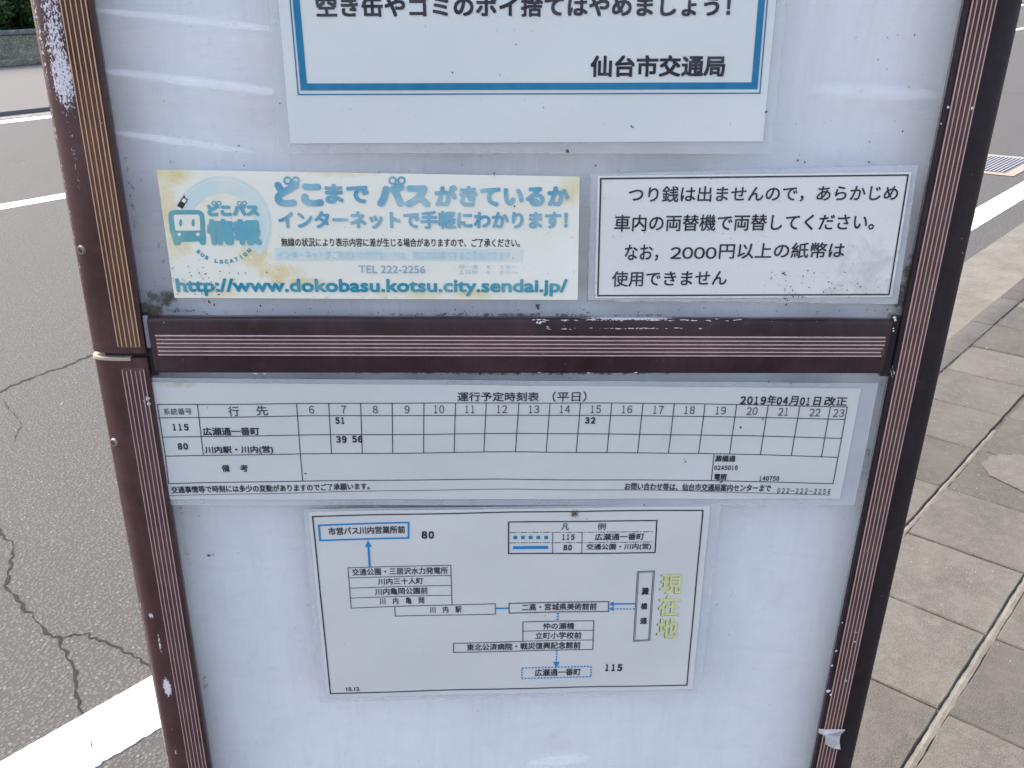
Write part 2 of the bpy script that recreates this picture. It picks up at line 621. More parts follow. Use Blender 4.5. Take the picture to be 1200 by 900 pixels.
# far side of the road: kerb, wide pale forecourt, wall, shrubs
farlot = link('far_pavement', box_mesh('far_pavement', -90, 400, 14.36, 60, -0.44, ZFAR, 0.015, 2), M_FARC, M=ROAD_M)
tag(farlot, 'pale concrete forecourt across the road', kind='structure')
dirt = sheet('far_gutter', -90, 400, 13.95, 14.355, ZR + 0.004, m_concrete('gutter_dirt', (0.07, 0.066, 0.055), (0.12, 0.11, 0.09), scale=0.4, rnd=0))
tag(dirt, 'dark dirt in the far gutter')


def wall():
    v0 = 25.25
    t = empty('concrete_wall', ROAD_M @ Matrix.Translation((10, v0 + 0.2, ZFAR)), 'low weathered grey concrete wall below dark green shrubs across the road', 'wall')
    for k in range(-1, 3):
        u = k * 8.4 - 4.2
        me = box_mesh('wall_block', -4.19, 4.19, -0.15, 0.15, 0, 0.72, 0.02, 2)
        o = link('wall_block', me, M_WALL, t); o.location = (u, random.uniform(-.01, .01), 0)
        me = box_mesh('coping', -4.185, 4.185, -0.2, 0.2, 0.722, 0.84, 0.02, 2)
        o = link('coping', me, M_FARC2, t); o.location = (u, 0, 0)
    me = box_mesh('footing', -11, 20, -0.34, -0.18, 0, 0.16, 0.03, 2)
    link('footing', me, M_WALL, t)


M_FARC2 = m_concrete('coping_concrete', (0.13, 0.125, 0.10), (0.20, 0.19, 0.155), scale=0.2)
wall()


def m_leaf():
    n = N('dark_leaf')
    info = n.noise(2.5, 3)
    c = n.mix(n.mr(info, 0.35, 0.65), (0.012, 0.035, 0.008), (0.06, 0.12, 0.022))
    p = n.bsdf(c, 0.5)
    tr = n.node('ShaderNodeBsdfTranslucent'); n.link((0.08, 0.16, 0.02), tr.inputs[0])
    mx = n.node('ShaderNodeMixShader'); mx.inputs[0].default_value = 0.25
    n.t.links.new(p, mx.inputs[1]); n.t.links.new(tr.outputs[0], mx.inputs[2])
    return n.done(mx.outputs[0])


M_LEAF = m_leaf()
M_BARK = plain('shrub_bark', (0.06, 0.045, 0.03), 0.9)


def shrub(u, v, h, w, label):
    t = empty('shrub', ROAD_M @ Matrix.Translation((u, v, ZFAR)), label, 'shrub', 'shrubs behind the far wall')
    vs = []; fs = []
    for k in range(5):                        # stems
        a = k * 1.257 + random.random(); r0, r1 = 0.035, 0.012
        top = np.array([math.cos(a) * w * 0.3, math.sin(a) * w * 0.3, h * 0.8])
        b = len(vs)
        for i in range(2):
            c = top * i; r = (r0, r1)[i]
            vs += [(c[0] + r * math.cos(q), c[1] + r * math.sin(q), c[2]) for q in (0, 1.57, 3.14, 4.71)]
        fs += [(b + i, b + (i + 1) % 4, b + 4 + (i + 1) % 4, b + 4 + i) for i in range(4)]
    link('stem', mesh('stem', vs, fs), M_BARK, t)
    vs = []; fs = []
    centers = [np.array([random.uniform(-1, 1) * w * 0.5, random.uniform(-1, 1) * w * 0.45, h * random.uniform(0.25, 0.9)]) for _ in range(48)]
    for c in centers:
        for _ in range(140):
            d = rng.normal(size=3); d /= np.linalg.norm(d)
            p = c + d * 0.30 * (random.random() ** 0.4) * np.array([1, 1, 0.8])
            if p[2] < 0.05:
                continue
            a = rng.normal(size=3); a /= np.linalg.norm(a)
            b2 = np.cross(a, d); b2 /= max(np.linalg.norm(b2), 1e-6)
            L = random.uniform(0.07, 0.15); ww = L * 0.35
            i = len(vs)
            vs += [p - a * L * 0.5, p + b2 * ww, p + a * L * 0.5, p - b2 * ww]
            fs.append((i, i + 1, i + 2, i + 3))
    link('foliage', mesh('foliage', vs, fs), M_LEAF, t)


SHRUB_LABELS = ['dark green leafy shrub growing behind the low concrete wall']
for k in range(9):
    shrub(5.2 + k * 0.75 + random.uniform(-.2, .2), 26.2 + (k % 2) * 1.1 + random.uniform(-.2, .2), random.uniform(2.2, 3.0), 1.9, SHRUB_LABELS[0])

# hydrant cover in the road
def hydrant():
    t = empty('hydrant_cover', ROAD_M @ Matrix.Translation((8.15, 1.86, ZR)), 'rectangular ribbed metal hydrant cover with faded yellow painted border in the road', 'cover')
    my = ink('yellow_road_paint', (0.25, 0.19, 0.125), (0.23, 0.205, 0.17), 0.9, 12)
    mm = plain('worn_iron', (0.20, 0.195, 0.20), 0.6, 0.0)
    md = plain('dark_iron', (0.105, 0.10, 0.105), 0.7, 0.0)
    u0, u1, v0, v1 = -0.47, 0.47, -0.28, 0.28
    b = 0.085
    vs = [(u0, v0, .005), (u1, v0, .005), (u1, v1, .005), (u0, v1, .005), (u0 + b, v0 + b, .005), (u1 - b, v0 + b, .005), (u1 - b, v1 - b, .005), (u0 + b, v1 - b, .005)]
    link('painted_border', mesh('painted_border', vs, [(0, 1, 5, 4), (1, 2, 6, 5), (2, 3, 7, 6), (3, 0, 4, 7)]), my, t)
    link('plate', box_mesh('plate', u0 + b, u1 - b, v0 + b, v1 - b, -0.05, 0.006, 0.003, 1), md, t)
    nb = 11
    for i in range(nb):
        v = v0 + b + 0.03 + (v1 - v0 - 2 * b - 0.06) * i / (nb - 1)
        link('rib', box_mesh('rib', u0 + b + 0.03, u1 - b - 0.03, v - 0.009, v + 0.009, 0.0062, 0.014, 0.002, 1), mm, t)


hydrant()

# small stones and grit lying on the pavement
def grit():
    vs = []; fs = []
    r = random.Random(3)
    for i in range(420):
        u = r.uniform(0.3, 5.0); v = r.uniform(-0.5, 0.54)
        s = r.uniform(0.0008, 0.0022) * (1 if r.random() < .93 else 2.2)
        b = len(vs); a = r.uniform(0, 6.28)
        for k in range(4):
            q = a + k * 1.57
            vs.append((u + s * math.cos(q) * r.uniform(.7, 1.2), v + s * math.sin(q) * r.uniform(.7, 1.2), 0.0005))
        vs.append((u, v, 0.0012 + s * 1.1))
        fs += [(b, b + 1, b + 4), (b + 1, b + 2, b + 4), (b + 2, b + 3, b + 4), (b + 3, b, b + 4)]
    o = link('grit', mesh('grit', vs, fs), plain('pale_grit', (0.26, 0.25, 0.22), 0.8), M=ROAD_M)
    tag(o, 'small pale grit scattered over the pavers', 'grit', kind='stuff')


grit()

# ------------------------------------------------------------------ the bus stop sign
sign = empty('bus_stop_sign', SIGN_M @ Matrix.Translation((0, 0, ZF)),
             'brown framed bus stop light box with white panels, standing on the pavement', 'bus stop sign')


def zz(z):
    return z - ZF


def m_brown(name, col, spots=None, chip=(0.55, 0.53, 0.54), thr=(0.52, 0.56), rough=0.38, spec=0.4):
    n = N(name)
    a = n.noise(14, 4, 0.6)
    b = n.noise(120, 4, 0.6)
    c = n.mix(n.mr(a, 0.3, 0.7), tuple(x * 0.6 for x in col), (col[0] * 1.45, col[1] * 1.75, col[2] * 1.6))
    c = n.mix(n.mr(n.noise(1.0, 5, 0.65, stretch=(220, 220, 9)), 0.45, 0.75, 0, 0.5), c, (col[0] * 0.5, col[1] * 0.6, col[2] * 0.65))
    c = n.mix(n.mr(b, 0.5, 0.8, 0, 0.35), c, tuple(min(1, x * 2.0 + 0.01) for x in col))
    # fine dust and tiny chips everywhere
    ch = n.mr(n.noise(520, 3, 0.6), 0.735, 0.75, 0, 0.8)
    rg = n.mr(a, 0.3, 0.7, rough * 0.8, rough * 1.25)
    if spots:
        m = n.spots(spots)
        nz = n.noise(800, 5, 0.72, stretch=(1.0, 1.0, 0.6))
        f = n.mr(n.math('ADD', nz, n.math('MULTIPLY', n.math('SUBTRACT', m, 1.0), 0.55)), thr[0], thr[1])
        ch = n.math('MAXIMUM', ch, f)
    c = n.mix(ch, c, chip)
    rg = n.mix(ch, rg, (0.75, 0.75, 0.75))
    h = n.math('ADD', n.math('MULTIPLY', b, 0.3), n.math('MULTIPLY', ch, -0.6))
    return n.done(n.bsdf(c, rg, 0.0, normal=n.bump(h, 0.12, 0.0006), spec=spec))


def sp(px, py, rx, rz, s, y=-0.004):
    x, z = S(px, py, y)
    return (x, zz(z), rx, rz, s)


def sk(px, py, hl, hw, sl, st):
    x, z = S(px, py)
    return (x, zz(z), hl, hw, sl, st)


BROWN = (0.050, 0.017, 0.018)
M_POST_UL = m_brown('brown_enamel_flaked', BROWN, [sp(60, 10, .017, .06, 1.08), sp(64, 50, .016, .05, 1.12), sp(72, 88, .017, .05, 1.2), sp(77, 115, .014, .024, 1.05), sp(44, 40, .004, .10, .98), sp(88, 190, .004, .06, .9), sp(83, 160, .006, .05, .86), (-0.2905, zz(-0.1), .0022, .4, .92)])
M_POST_LL = m_brown('brown_enamel_scuffed', BROWN, [sp(196, 806, .0075, .022, 1.3), sp(187, 755, .0025, .026, 1.12), sp(176, 722, .006, .010, 1.05), sp(205, 880, .0035, .016, 1.0), (-0.2905, zz(-0.5), .0022, .5, .9), sp(150, 640, .004, .03, .8)])
M_POST_R = m_brown('brown_enamel_shaded', (0.016, 0.009, 0.012), [sp(1047, 437, .0025, .016, 1.0), sp(996, 800, .003, .012, 1.0)], rough=0.5, spec=0.2)  # darker copy of the enamel: shade on the right post put into its colour
M_BAR = m_brown('brown_enamel_bar', (0.034, 0.016, 0.018), [sp(740, 374.5, .075, .0018, 1.3), sp(740, 385, .055, .0011, 1.08), sp(632, 378, .006, .003, 1.1)], spec=0.22)
M_BAND_UL = m_brown('faded_orange_band', (0.13, 0.055, 0.032), rough=0.5, spec=0.2)
M_BAND = m_brown('maroon_band', (0.095, 0.040, 0.038), rough=0.5, spec=0.2)
M_RIDGE_O = plain('orange_ridge', (0.54, 0.34, 0.22), 0.4, 0.1)
M_RIDGE = plain('pinkish_ridge', (0.44, 0.31, 0.28), 0.4, 0.1)
M_RIDGE_B = plain('pale_ridge', (0.50, 0.39, 0.36), 0.4, 0.1)
M_CREAM = plain('cream_rim', (0.33, 0.28, 0.20), 0.8)
M_SCREW = plain('worn_screw', (0.22, 0.18, 0.16), 0.5, 0.3)
M_BLACK = plain('black_gap', (0.012, 0.011, 0.012), 0.8)
M_WHITE = plain('white_liner', (0.78, 0.78, 0.77), 0.6)
M_LINER = plain('grey_liner', (0.70, 0.70, 0.71), 0.6)
M_SILVER = plain('bare_aluminium', (0.6, 0.6, 0.6), 0.35, 0.8)

PF = -0.004                                # front of the posts
Z_TOP = 0.47
Z_BOT = -0.98
XI, XO = 0.2555, 0.2928


def post_profile(side):
    pts = [(0.284, 0.0032), (XI, 0.0032), (XI, PF + 0.0012), (XI + 0.0012, PF)]
    cx, R_ = XO - 0.0175, 0.0175
    pts.append((cx, PF))
    for k in range(1, 9):
        a = math.pi / 2 * k / 8
        pts.append((cx + R_ * math.sin(a), PF + 0.0085 * (1 - math.cos(a))))
    pts += [(XO, 0.085), (0.284, 0.085)]
    if side < 0:
        pts = [(-x, y) for x, y in pts][::-1]
    return pts


z_split = S(140, 414, PF)[1]
seg_defs = [(-1, z_split, Z_TOP, M_POST_UL, M_BAND_UL, M_RIDGE_O, 'upper_post'),
            (-1, ZF - 0.02, z_split - 0.0035, M_POST_LL, M_BAND, M_RIDGE, 'lower_post'),
            (1, ZF - 0.02, Z_TOP, M_POST_R, M_BAND, M_RIDGE, 'right_post')]
BX0, BX1 = 0.2578, 0.2728                  # stripe band on the post front
for side, z0, z1, mp, mb, mr_, nm in seg_defs:
    p = link('post', extrude_profile('post', post_profile(side), zz(z0), zz(z1), nz=6), mp, sign)
    top = z1 - (0.007 if nm == 'lower_post' else 0.0)
    bot = z0 + (0.004 if nm == 'upper_post' else 0.0)
    xa, xb = sorted((side * BX0, side * BX1))
    b = link('stripe_band', box_mesh('stripe_band', xa, xb, PF - 0.0004, PF + 0.002, zz(bot), zz(top)), mb, p)
    for k in range(6):
        x = xa + (xb - xa) * k / 5
        x = min(max(x, xa + 0.0004), xb - 0.0004)
        link('ridge', box_mesh('ridge', x - 0.00027, x + 0.00027, PF - 0.0012, PF, zz(bot + 0.001), zz(top - 0.001 - 0.0015 * random.random())), mr_, p)

# cream rim where the lower post starts, under the gap
rim = [(x - 0.0006 if x < -0.28 else x, y - 0.0007) for x, y in post_profile(-1) if x < -0.272]
rim = rim + [(-0.2745, 0.03), (-0.2745, PF - 0.0007)] if rim[0][1] < 0.05 else rim[:-1] + [(-0.266, PF - 0.0007), (-0.266, 0.04)]
link('rim', extrude_profile('rim', rim, zz(z_split - 0.0052), zz(z_split - 0.0033)), M_CREAM, sign)
link('joint_gap', box_mesh('joint_gap', -0.284, -0.2557, 0.0005, 0.0030, zz(z_split - 0.0034), zz(z_split + 0.0008)), M_BLACK, sign)

# crossbar between the two panels
zb1 = S(600, 374.5, PF)[1]; zb0 = S(600, 438.5, PF)[1]
xb0 = S(174, 400, PF)[0]; xb1 = S(1045, 400, PF)[0]
bar = link('crossbar', box_mesh('crossbar', xb0, xb1, PF, 0.006, zz(zb0), zz(zb1), 0.003, 3), M_BAR, sign)
zs1 = S(600, 394, PF)[1]; zs0 = S(600, 416, PF)[1]
link('stripe_band', box_mesh('stripe_band', xb0 + 0.005, xb1 - 0.004, PF - 0.0004, PF + .002, zz(zs0), zz(zs1)), M_BAND, bar)
for k in range(6):
    z = zs0 + (zs1 - zs0) * k / 5
    link('ridge', box_mesh('ridge', xb0 + 0.004 + random.uniform(0, .002), xb1 - 0.005 - random.uniform(0, .003), PF - 0.0013, PF, zz(z - 0.00028), zz(z + 0.00028)), M_RIDGE_B, bar)
for s in (-1, 1):
    xa, xb = (-XI + .0002, xb0 + .002) if s < 0 else (xb1 - .002, XI - .0002)
    link('end_bracket', box_mesh('end_bracket', xa, xb, PF + 0.0035, 0.006, zz(zb0 - 0.003), zz(zb1 + 0.003), 0.0006, 1), M_BLACK, sign)
link('bracket_tab', box_mesh('bracket_tab', -XI + .0008, xb0 + .0012, PF + 0.0015, 0.004, zz(zb0 + 0.018), zz(zb1 + 0.001), 0.0004, 1), plain('dull_zinc', (0.22, 0.22, 0.25), 0.5, 0.4), sign)
link('divider', box_mesh('divider', -0.2835, 0.2835, 0.0062, 0.0265, zz((zb0 + zb1) / 2 - 0.004), zz((zb0 + zb1) / 2 + 0.004)), M_WHITE, sign)
link('bottom_rail', box_mesh('bottom_rail', -XI - .001, XI + .001, PF, 0.07, zz(Z_BOT - 0.04), zz(Z_BOT), 0.003, 2), M_BAR, sign)
link('top_rail', box_mesh('top_rail', -XI - .001, XI + .001, PF, 0.07, zz(Z_TOP - 0.04), zz(Z_TOP - 0.001), 0.003, 2), M_BAR, sign)
link('housing', box_mesh('housing', -0.283, 0.283, 0.04, 0.082, zz(Z_BOT - 0.02), zz(Z_TOP - 0.01)), M_WHITE, sign)


def m_cover(name, spots_grime, refl_streaks, tint=(0.985, 0.99, 0.995)):
    """clear acrylic with a thin, uneven film of dirt; soft reflections painted in as pale streaks and haze"""
    n = N(name)
    tr = n.node('ShaderNodeBsdfTransparent'); n.link(tint, tr.inputs[0])
    gl = n.node('ShaderNodeBsdfGlossy'); gl.inputs['Roughness'].default_value = 0.06
    fr = n.node('ShaderNodeFresnel')
    geo = n.node('ShaderNodeNewGeometry')          # same reflectance on both faces of the thin sheet
    n.t.links.new(n.mr(geo.outputs['Backfacing'], 0, 1, 1.46, 1 / 1.46), fr.inputs['IOR'])
    m1 = n.node('ShaderNodeMixShader')
    n.t.links.new(fr.outputs[0], m1.inputs[0]); n.t.links.new(tr.outputs[0], m1.inputs[1]); n.t.links.new(gl.outputs[0], m1.inputs[2])
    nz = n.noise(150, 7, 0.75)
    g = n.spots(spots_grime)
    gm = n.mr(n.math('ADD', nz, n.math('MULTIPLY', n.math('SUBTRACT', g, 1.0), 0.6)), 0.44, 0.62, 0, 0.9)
    refl_veil = n.mr(n.noise(1.0, 4, 0.55, stretch=(9, 1, 2.6)), 0.35, 0.7, 0.0, 0.16)  # uneven white haze, soft reflections painted into the sheet
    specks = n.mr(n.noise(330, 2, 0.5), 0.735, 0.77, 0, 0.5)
    refl_runs = n.mr(n.noise(1.0, 6, 0.7, stretch=(48, 1, 4)), 0.48, 0.80, 0.0, 0.11)  # upright grey bands: rain dirt, with soft reflections painted in
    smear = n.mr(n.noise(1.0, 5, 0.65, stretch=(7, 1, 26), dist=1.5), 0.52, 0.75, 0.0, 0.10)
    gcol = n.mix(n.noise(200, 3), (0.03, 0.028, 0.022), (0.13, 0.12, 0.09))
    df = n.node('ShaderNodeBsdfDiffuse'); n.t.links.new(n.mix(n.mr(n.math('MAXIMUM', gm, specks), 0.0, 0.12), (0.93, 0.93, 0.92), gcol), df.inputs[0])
    refl_runs = n.math('MAXIMUM', refl_runs, smear)
    fac = n.math('MAXIMUM', n.math('MAXIMUM', gm, refl_veil), specks)
    d2 = n.node('ShaderNodeBsdfDiffuse'); n.link((0.42, 0.40, 0.35), d2.inputs[0])
    m0 = n.node('ShaderNodeMixShader')
    n.t.links.new(refl_runs, m0.inputs[0]); n.t.links.new(m1.outputs[0], m0.inputs[1]); n.t.links.new(d2.outputs[0], m0.inputs[2])
    m1 = m0
    if refl_streaks:
        st = n.math('MULTIPLY', n.math('MULTIPLY', n.streaks(refl_streaks), 0.75), n.mr(n.noise(25, 4, 0.6), 0.3, 0.6, 0.45, 1.0))
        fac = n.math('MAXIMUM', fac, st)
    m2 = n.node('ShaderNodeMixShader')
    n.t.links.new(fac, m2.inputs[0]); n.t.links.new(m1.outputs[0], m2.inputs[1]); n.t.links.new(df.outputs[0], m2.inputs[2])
    return n.done(m2.outputs[0])


def m_diffuser():
    n = N('white_diffuser')
    a = n.noise(6, 4); b = n.noise(80, 4)
    c = n.mix(n.mr(a, 0.3, 0.7), (0.91, 0.885, 0.865), (0.945, 0.92, 0.90))
    c = n.mix(n.mr(b, 0.6, 0.85, 0, 0.25), c, (0.6, 0.6, 0.58))
    return n.done(n.bsdf(c, 0.5, spec=0.3))


M_DIFF = m_diffuser()
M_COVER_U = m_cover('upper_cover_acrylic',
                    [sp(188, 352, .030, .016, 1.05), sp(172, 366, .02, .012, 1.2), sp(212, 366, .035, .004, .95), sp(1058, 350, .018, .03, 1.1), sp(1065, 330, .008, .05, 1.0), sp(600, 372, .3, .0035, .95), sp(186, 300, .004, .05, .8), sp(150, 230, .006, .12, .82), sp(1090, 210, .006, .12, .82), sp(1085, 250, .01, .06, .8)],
                    [sk(225, 24, .075, .0035, -.085, .45), sk(250, 99, .085, .0038, -.105, .60), sk(215, 167, .055, .0032, -.13, .42), sk(300, 48, .09, .009, -.09, .16), sk(1030, 108, .06, .006, -.03, .28), sk(560, 60, .012, .09, .0, .12)])  # pale streaks painted in for reflections on the acrylic
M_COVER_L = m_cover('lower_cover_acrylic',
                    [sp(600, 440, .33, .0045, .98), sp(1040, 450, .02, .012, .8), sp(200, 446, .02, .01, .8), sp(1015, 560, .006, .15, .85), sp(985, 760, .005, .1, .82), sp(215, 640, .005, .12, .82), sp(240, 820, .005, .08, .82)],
                    [sk(655, 893, .035, .009, .1, .55), sk(700, 800, .07, .004, .05, .18), sk(560, 803, .05, .0025, .03, .2)])  # first streak is a painted glare near the bottom
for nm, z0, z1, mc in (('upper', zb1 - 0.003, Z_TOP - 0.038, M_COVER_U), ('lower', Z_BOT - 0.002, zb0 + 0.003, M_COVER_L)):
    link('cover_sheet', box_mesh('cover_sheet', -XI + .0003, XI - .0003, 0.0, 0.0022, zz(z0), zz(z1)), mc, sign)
    link('diffuser_panel', box_mesh('diffuser_panel', -0.2835, 0.2835, 0.027, 0.030, zz(z0 - .012), zz(z1 + .012)), M_DIFF, sign)


# screws on the left posts
def screw(px, py, xs):
    x, z = S(px, py, 0.0)
    x = xs
    bm = bmesh.new()
    bmesh.ops.create_cone(bm, cap_ends=True, segments=20, radius1=0.0034, radius2=0.0027, depth=0.0016)
    me = bpy.data.meshes.new('screw'); bm.to_mesh(me); bm.free()
    o = link('screw', me, M_SCREW, sign)
    nrm = Vector((-0.5, -0.87, 0)).normalized()
    q = nrm.to_track_quat('Z', 'Y')
    o.matrix_local = Matrix.Translation(Vector((x, -0.0016, zz(z))) + nrm * 0.0004) @ q.to_matrix().to_4x4()
    bm = bmesh.new()
    bmesh.ops.create_cone(bm, cap_ends=True, segments=16, radius1=0.0021, radius2=0.0017, depth=0.0016)
    me = bpy.data.meshes.new('screw_socket'); bm.to_mesh(me); bm.free()
    c = link('screw_socket', me, M_BLACK, o); c.location = (0, 0, 0.0004)


screw(98, 292, -0.2865); screw(133, 517, -0.2875)


# ------------------------------------------------------------------ printed notices: drawing helpers on the sign plane
class Notice:
    """a sheet stuck on the sign: parts are drawn in photograph pixels and laid on the sign plane"""

    def __init__(self, name, corners, label, cat, wave=0.0):
        self.wv = wave
        pts = [S(*c) for c in corners]
        self.bx = sum(p[0] for p in pts) / len(pts)
        self.bz = min(p[1] for p in pts)
        self.e = empty(name, SIGN_M @ Matrix.Translation((self.bx, 0, self.bz)), label, cat)

    def loc(self, p, y):
        if self.wv:
            x, z = p[0], p[1]
            y = y - self.wv * (1.0 + 0.5 * math.sin(x * 61 + z * 23 + 1.0) + 0.5 * math.sin(x * 37 - z * 71 + 2.2))
        return (p[0] - self.bx, y, p[1] - self.bz)

    def slab(self, name, corners, y0, y1, mat, wav=0.0):
        """thin sheet with thickness from y0 (front) to y1 (back)"""
        c = [S(*q) for q in corners]              # tl, tr, br, bl
        nx, ny = (40, 24) if self.wv else (8, 4)
        vs = []; fs = []
        for j in range(ny + 1):
            for i in range(nx + 1):
                s, t = i / nx, j / ny
                p = (c[0] * (1 - s) + c[1] * s) * (1 - t) + (c[3] * (1 - s) + c[2] * s) * t
                vs.append(self.loc(p, y0))
        for j in range(ny):
            for i in range(nx):
                a = j * (nx + 1) + i
                fs.append((a, a + nx + 1, a + nx + 2, a + 1))
        n = len(vs)
        vs += [(x, y + (y1 - y0), z) for x, y, z in vs]
        fs += [tuple(n + k for k in f)[::-1] for f in fs]
        edge = list(range(nx)) + [j * (nx + 1) + nx for j in range(ny)] + [ny * (nx + 1) + i for i in range(nx, 0, -1)] + [j * (nx + 1) for j in range(ny, 0, -1)]
        for k, a in enumerate(edge):
            b = edge[(k + 1) % len(edge)]
            fs.append((a, b, b + n, a + n))
        return link(name, mesh(name, vs, fs), mat, self.e)

    def line(self, pts, w, mat, name='rule', y=-0.0013, closed=False, dash=None):
        """ribbon of pixel width w along pixel points"""
        P = [S(*p) for p in pts]
        if closed:
            P = P + [P[0]]
        mid = np.mean(np.array(pts), 0)
        ww = np.linalg.norm(S(mid[0] + w, mid[1]) - S(*mid))
        vs = []; fs = []

        def quad(a, b, ext):
            d = b - a; L = np.linalg.norm(d); d = d / L; n = np.array([-d[1], d[0]]) * ww / 2
            a = a - d * ext; b = b + d * ext
            m = max(1, int(L / 0.009)) if self.wv else 1
            k = len(vs)
            for i in range(m + 1):
                q = a + (b - a) * i / m
                vs.append(self.loc(q - n, y)); vs.append(self.loc(q + n, y))
            for i in range(m):
                fs.append((k + 2 * i, k + 2 * i + 2, k + 2 * i + 3, k + 2 * i + 1))
        for i, (a, b) in enumerate(zip(P[:-1], P[1:])):
            if dash:
                L = np.linalg.norm(b - a)
                pw = np.linalg.norm(S(mid[0] + 1, mid[1]) - S(*mid))
                tpos = 0.0; k = 0
                while tpos < L:
                    dl = dash[k % len(dash)] * pw
                    if k % 2 == 0:
                        quad(a + (b - a) * tpos / L, a + (b - a) * min(1, (tpos + dl) / L), 0)
                    tpos += dl; k += 1
            else:
                quad(a, b, ww / 2 if closed or len(P) > 2 else 0)
                y -= 0.00001
        return link(name, mesh(name, vs, fs), mat, self.e)

    def poly(self, pts, mat, name, y=-0.0013):
        vs = [self.loc(S(*p), y) for p in pts]
        return link(name, mesh(name, vs, [tuple(range(len(vs)))[::-1]]), mat, self.e)

    def ring(self, cx, cy, r0, r1, mat, name, a0=0, a1=360, y=-0.0013, sq=1.0):
        n = 48; vs = []; fs = []
        for i in range(n + 1):
            a = math.radians(a0 + (a1 - a0) * i / n)
            for r in (r0, r1):
                vs.append(self.loc(S(cx + r * math.cos(a), cy - r * sq * math.sin(a)), y))
        for i in range(n):
            k = 2 * i
            fs.append((k, k + 1, k + 3, k + 2))
        return link(name, mesh(name, vs, fs), mat, self.e)

    def disc(self, cx, cy, rx, ry, mat, name, y=-0.0013):
        return self.poly([(cx + rx * math.cos(a), cy - ry * math.sin(a)) for a in np.linspace(0, 2 * math.pi, 25)[:-1]], mat, name, y)

    def text(self, s, p0, p1, h, mat, bold=0.0, name='lettering', y=-0.0013, pts=None, n8=False):
        """string fitted between the bottom left and bottom right of its ink, ink height h px; bold in px"""
        verts, faces = glyphs(s)
        a = S(*p0); b = S(*p1)
        ex = b - a; w = np.linalg.norm(ex); ex = ex / w; ez = np.array([-ex[1], ex[0]])
        mx, my = (p0[0] + p1[0]) / 2, (p0[1] + p1[1]) / 2
        hh = np.linalg.norm(S(mx, my - h) - S(mx, my))
        px = np.linalg.norm(S(mx + 1, my) - S(mx, my))
        lo = verts.min(0); hi = verts.max(0)
        q = (verts - lo) / (hi - lo)
        r = bold * px / 2
        base = a + np.outer(q[:, 0] * (w - 2 * r) + r, ex) + np.outer(q[:, 1] * (hh - 2 * r) + r, ez)
        offs = [(0, 0)]
        if bold > 0:
            k = 8 if n8 else 4
            offs = [(r * math.cos(2 * math.pi * (i + 0.5) / k), r * math.sin(2 * math.pi * (i + 0.5) / k)) for i in range(k)]
            if bold > 1.1:
                offs.append((0, 0))
        V = []; F = []
        for i, (dx, dz) in enumerate(offs):
            o = len(V)
            V += [self.loc(p + ex * dx + ez * dz, y - 0.00002 * i) for p in base]
            F += [tuple(o + t for t in f) for f in faces]
        return link(name, mesh(name, V, F), mat, self.e)


FW = str.maketrans('0123456789', '０１２３４５６７８９')


def digits(n, s, x0, x1, yb, h, mat, bold, gap=0.16, dy=0.0):
    """numerals set one by one between x0 and x1 (photograph pixels)"""
    k = len(s); w = (x1 - x0) / (k + gap * (k - 1))
    for i, ch in enumerate(s):
        a = x0 + i * w * (1 + gap)
        aw = w
        yy = yb + dy * i
        if ch == '1':
            a += w * 0.12; aw = w * 0.66
        n.text(ch.translate(FW), (a, yy), (a + aw, yy + dy * 0.8), h, mat, bold, 'numeral')


_GC = {}


def glyphs(s):
    if s in _GC:
        return _GC[s]
    c = bpy.data.curves.new('t', 'FONT')
    c.body = s; c.size = 1.0; c.resolution_u = 3; c.fill_mode = 'FRONT'
    o = bpy.data.objects.new('t', c)
    me = bpy.data.meshes.new_from_object(o)
    v = np.array([p.co[:2] for p in me.vertices]); f = [tuple(p.vertices) for p in me.polygons]
    bpy.data.objects.remove(o); bpy.data.curves.remove(c); bpy.data.meshes.remove(me)
    _GC[s] = (v, f)
    return _GC[s]


def m_paper(name, c0, c1, stain=None, stains=None, speck=0.5, gloss=0.25, mould=None):
    n = N(name)
    a = n.noise(12, 5, 0.6)
    c = n.mix(n.mr(a, 0.3, 0.7), c0, c1)
    if stain:
        s = n.spots(stains)
        nz = n.math('ADD', n.math('MULTIPLY', n.noise(55, 8, 0.75, dist=0.8), 1.3), -0.15)
        f = n.mr(n.math('ADD', nz, n.math('MULTIPLY', n.math('SUBTRACT', s, 1.0), 0.5)), 0.26, 0.68, 0, 1)
        c = n.mix(f, c, stain)
    sk = n.mr(n.noise(430, 3, 0.6), 0.70, 0.74, 0, speck)
    c = n.mix(sk, c, (0.09, 0.075, 0.05))
    if mould:
        s = n.spots(mould)
        nz = n.noise(280, 5, 0.75)
        f = n.mr(n.math('ADD', nz, n.math('MULTIPLY', n.math('SUBTRACT', s, 1.0), 0.5)), 0.55, 0.66, 0, 0.8)
        c = n.mix(f, c, (0.06, 0.05, 0.03))
    return n.done(n.bsdf(c, 0.55, normal=n.bump(n.noise(22, 3), 0.25, 0.0012), spec=0.4, coat=gloss, coat_rough=0.2))


def m_laminate():
    n = N('laminate_film')
    tr = n.node('ShaderNodeBsdfTransparent')
    p = n.bsdf(n.mix(n.noise(30, 4), (0.55, 0.56, 0.57), (0.68, 0.69, 0.69)), 0.25)
    mx = n.node('ShaderNodeMixShader')
    n.t.links.new(n.mr(n.noise(14, 3, 0.5), 0.3, 0.7, 0.30, 0.45), mx.inputs[0])
    n.t.links.new(tr.outputs[0], mx.inputs[1]); n.t.links.new(p, mx.inputs[2])
    return n.done(mx.outputs[0])


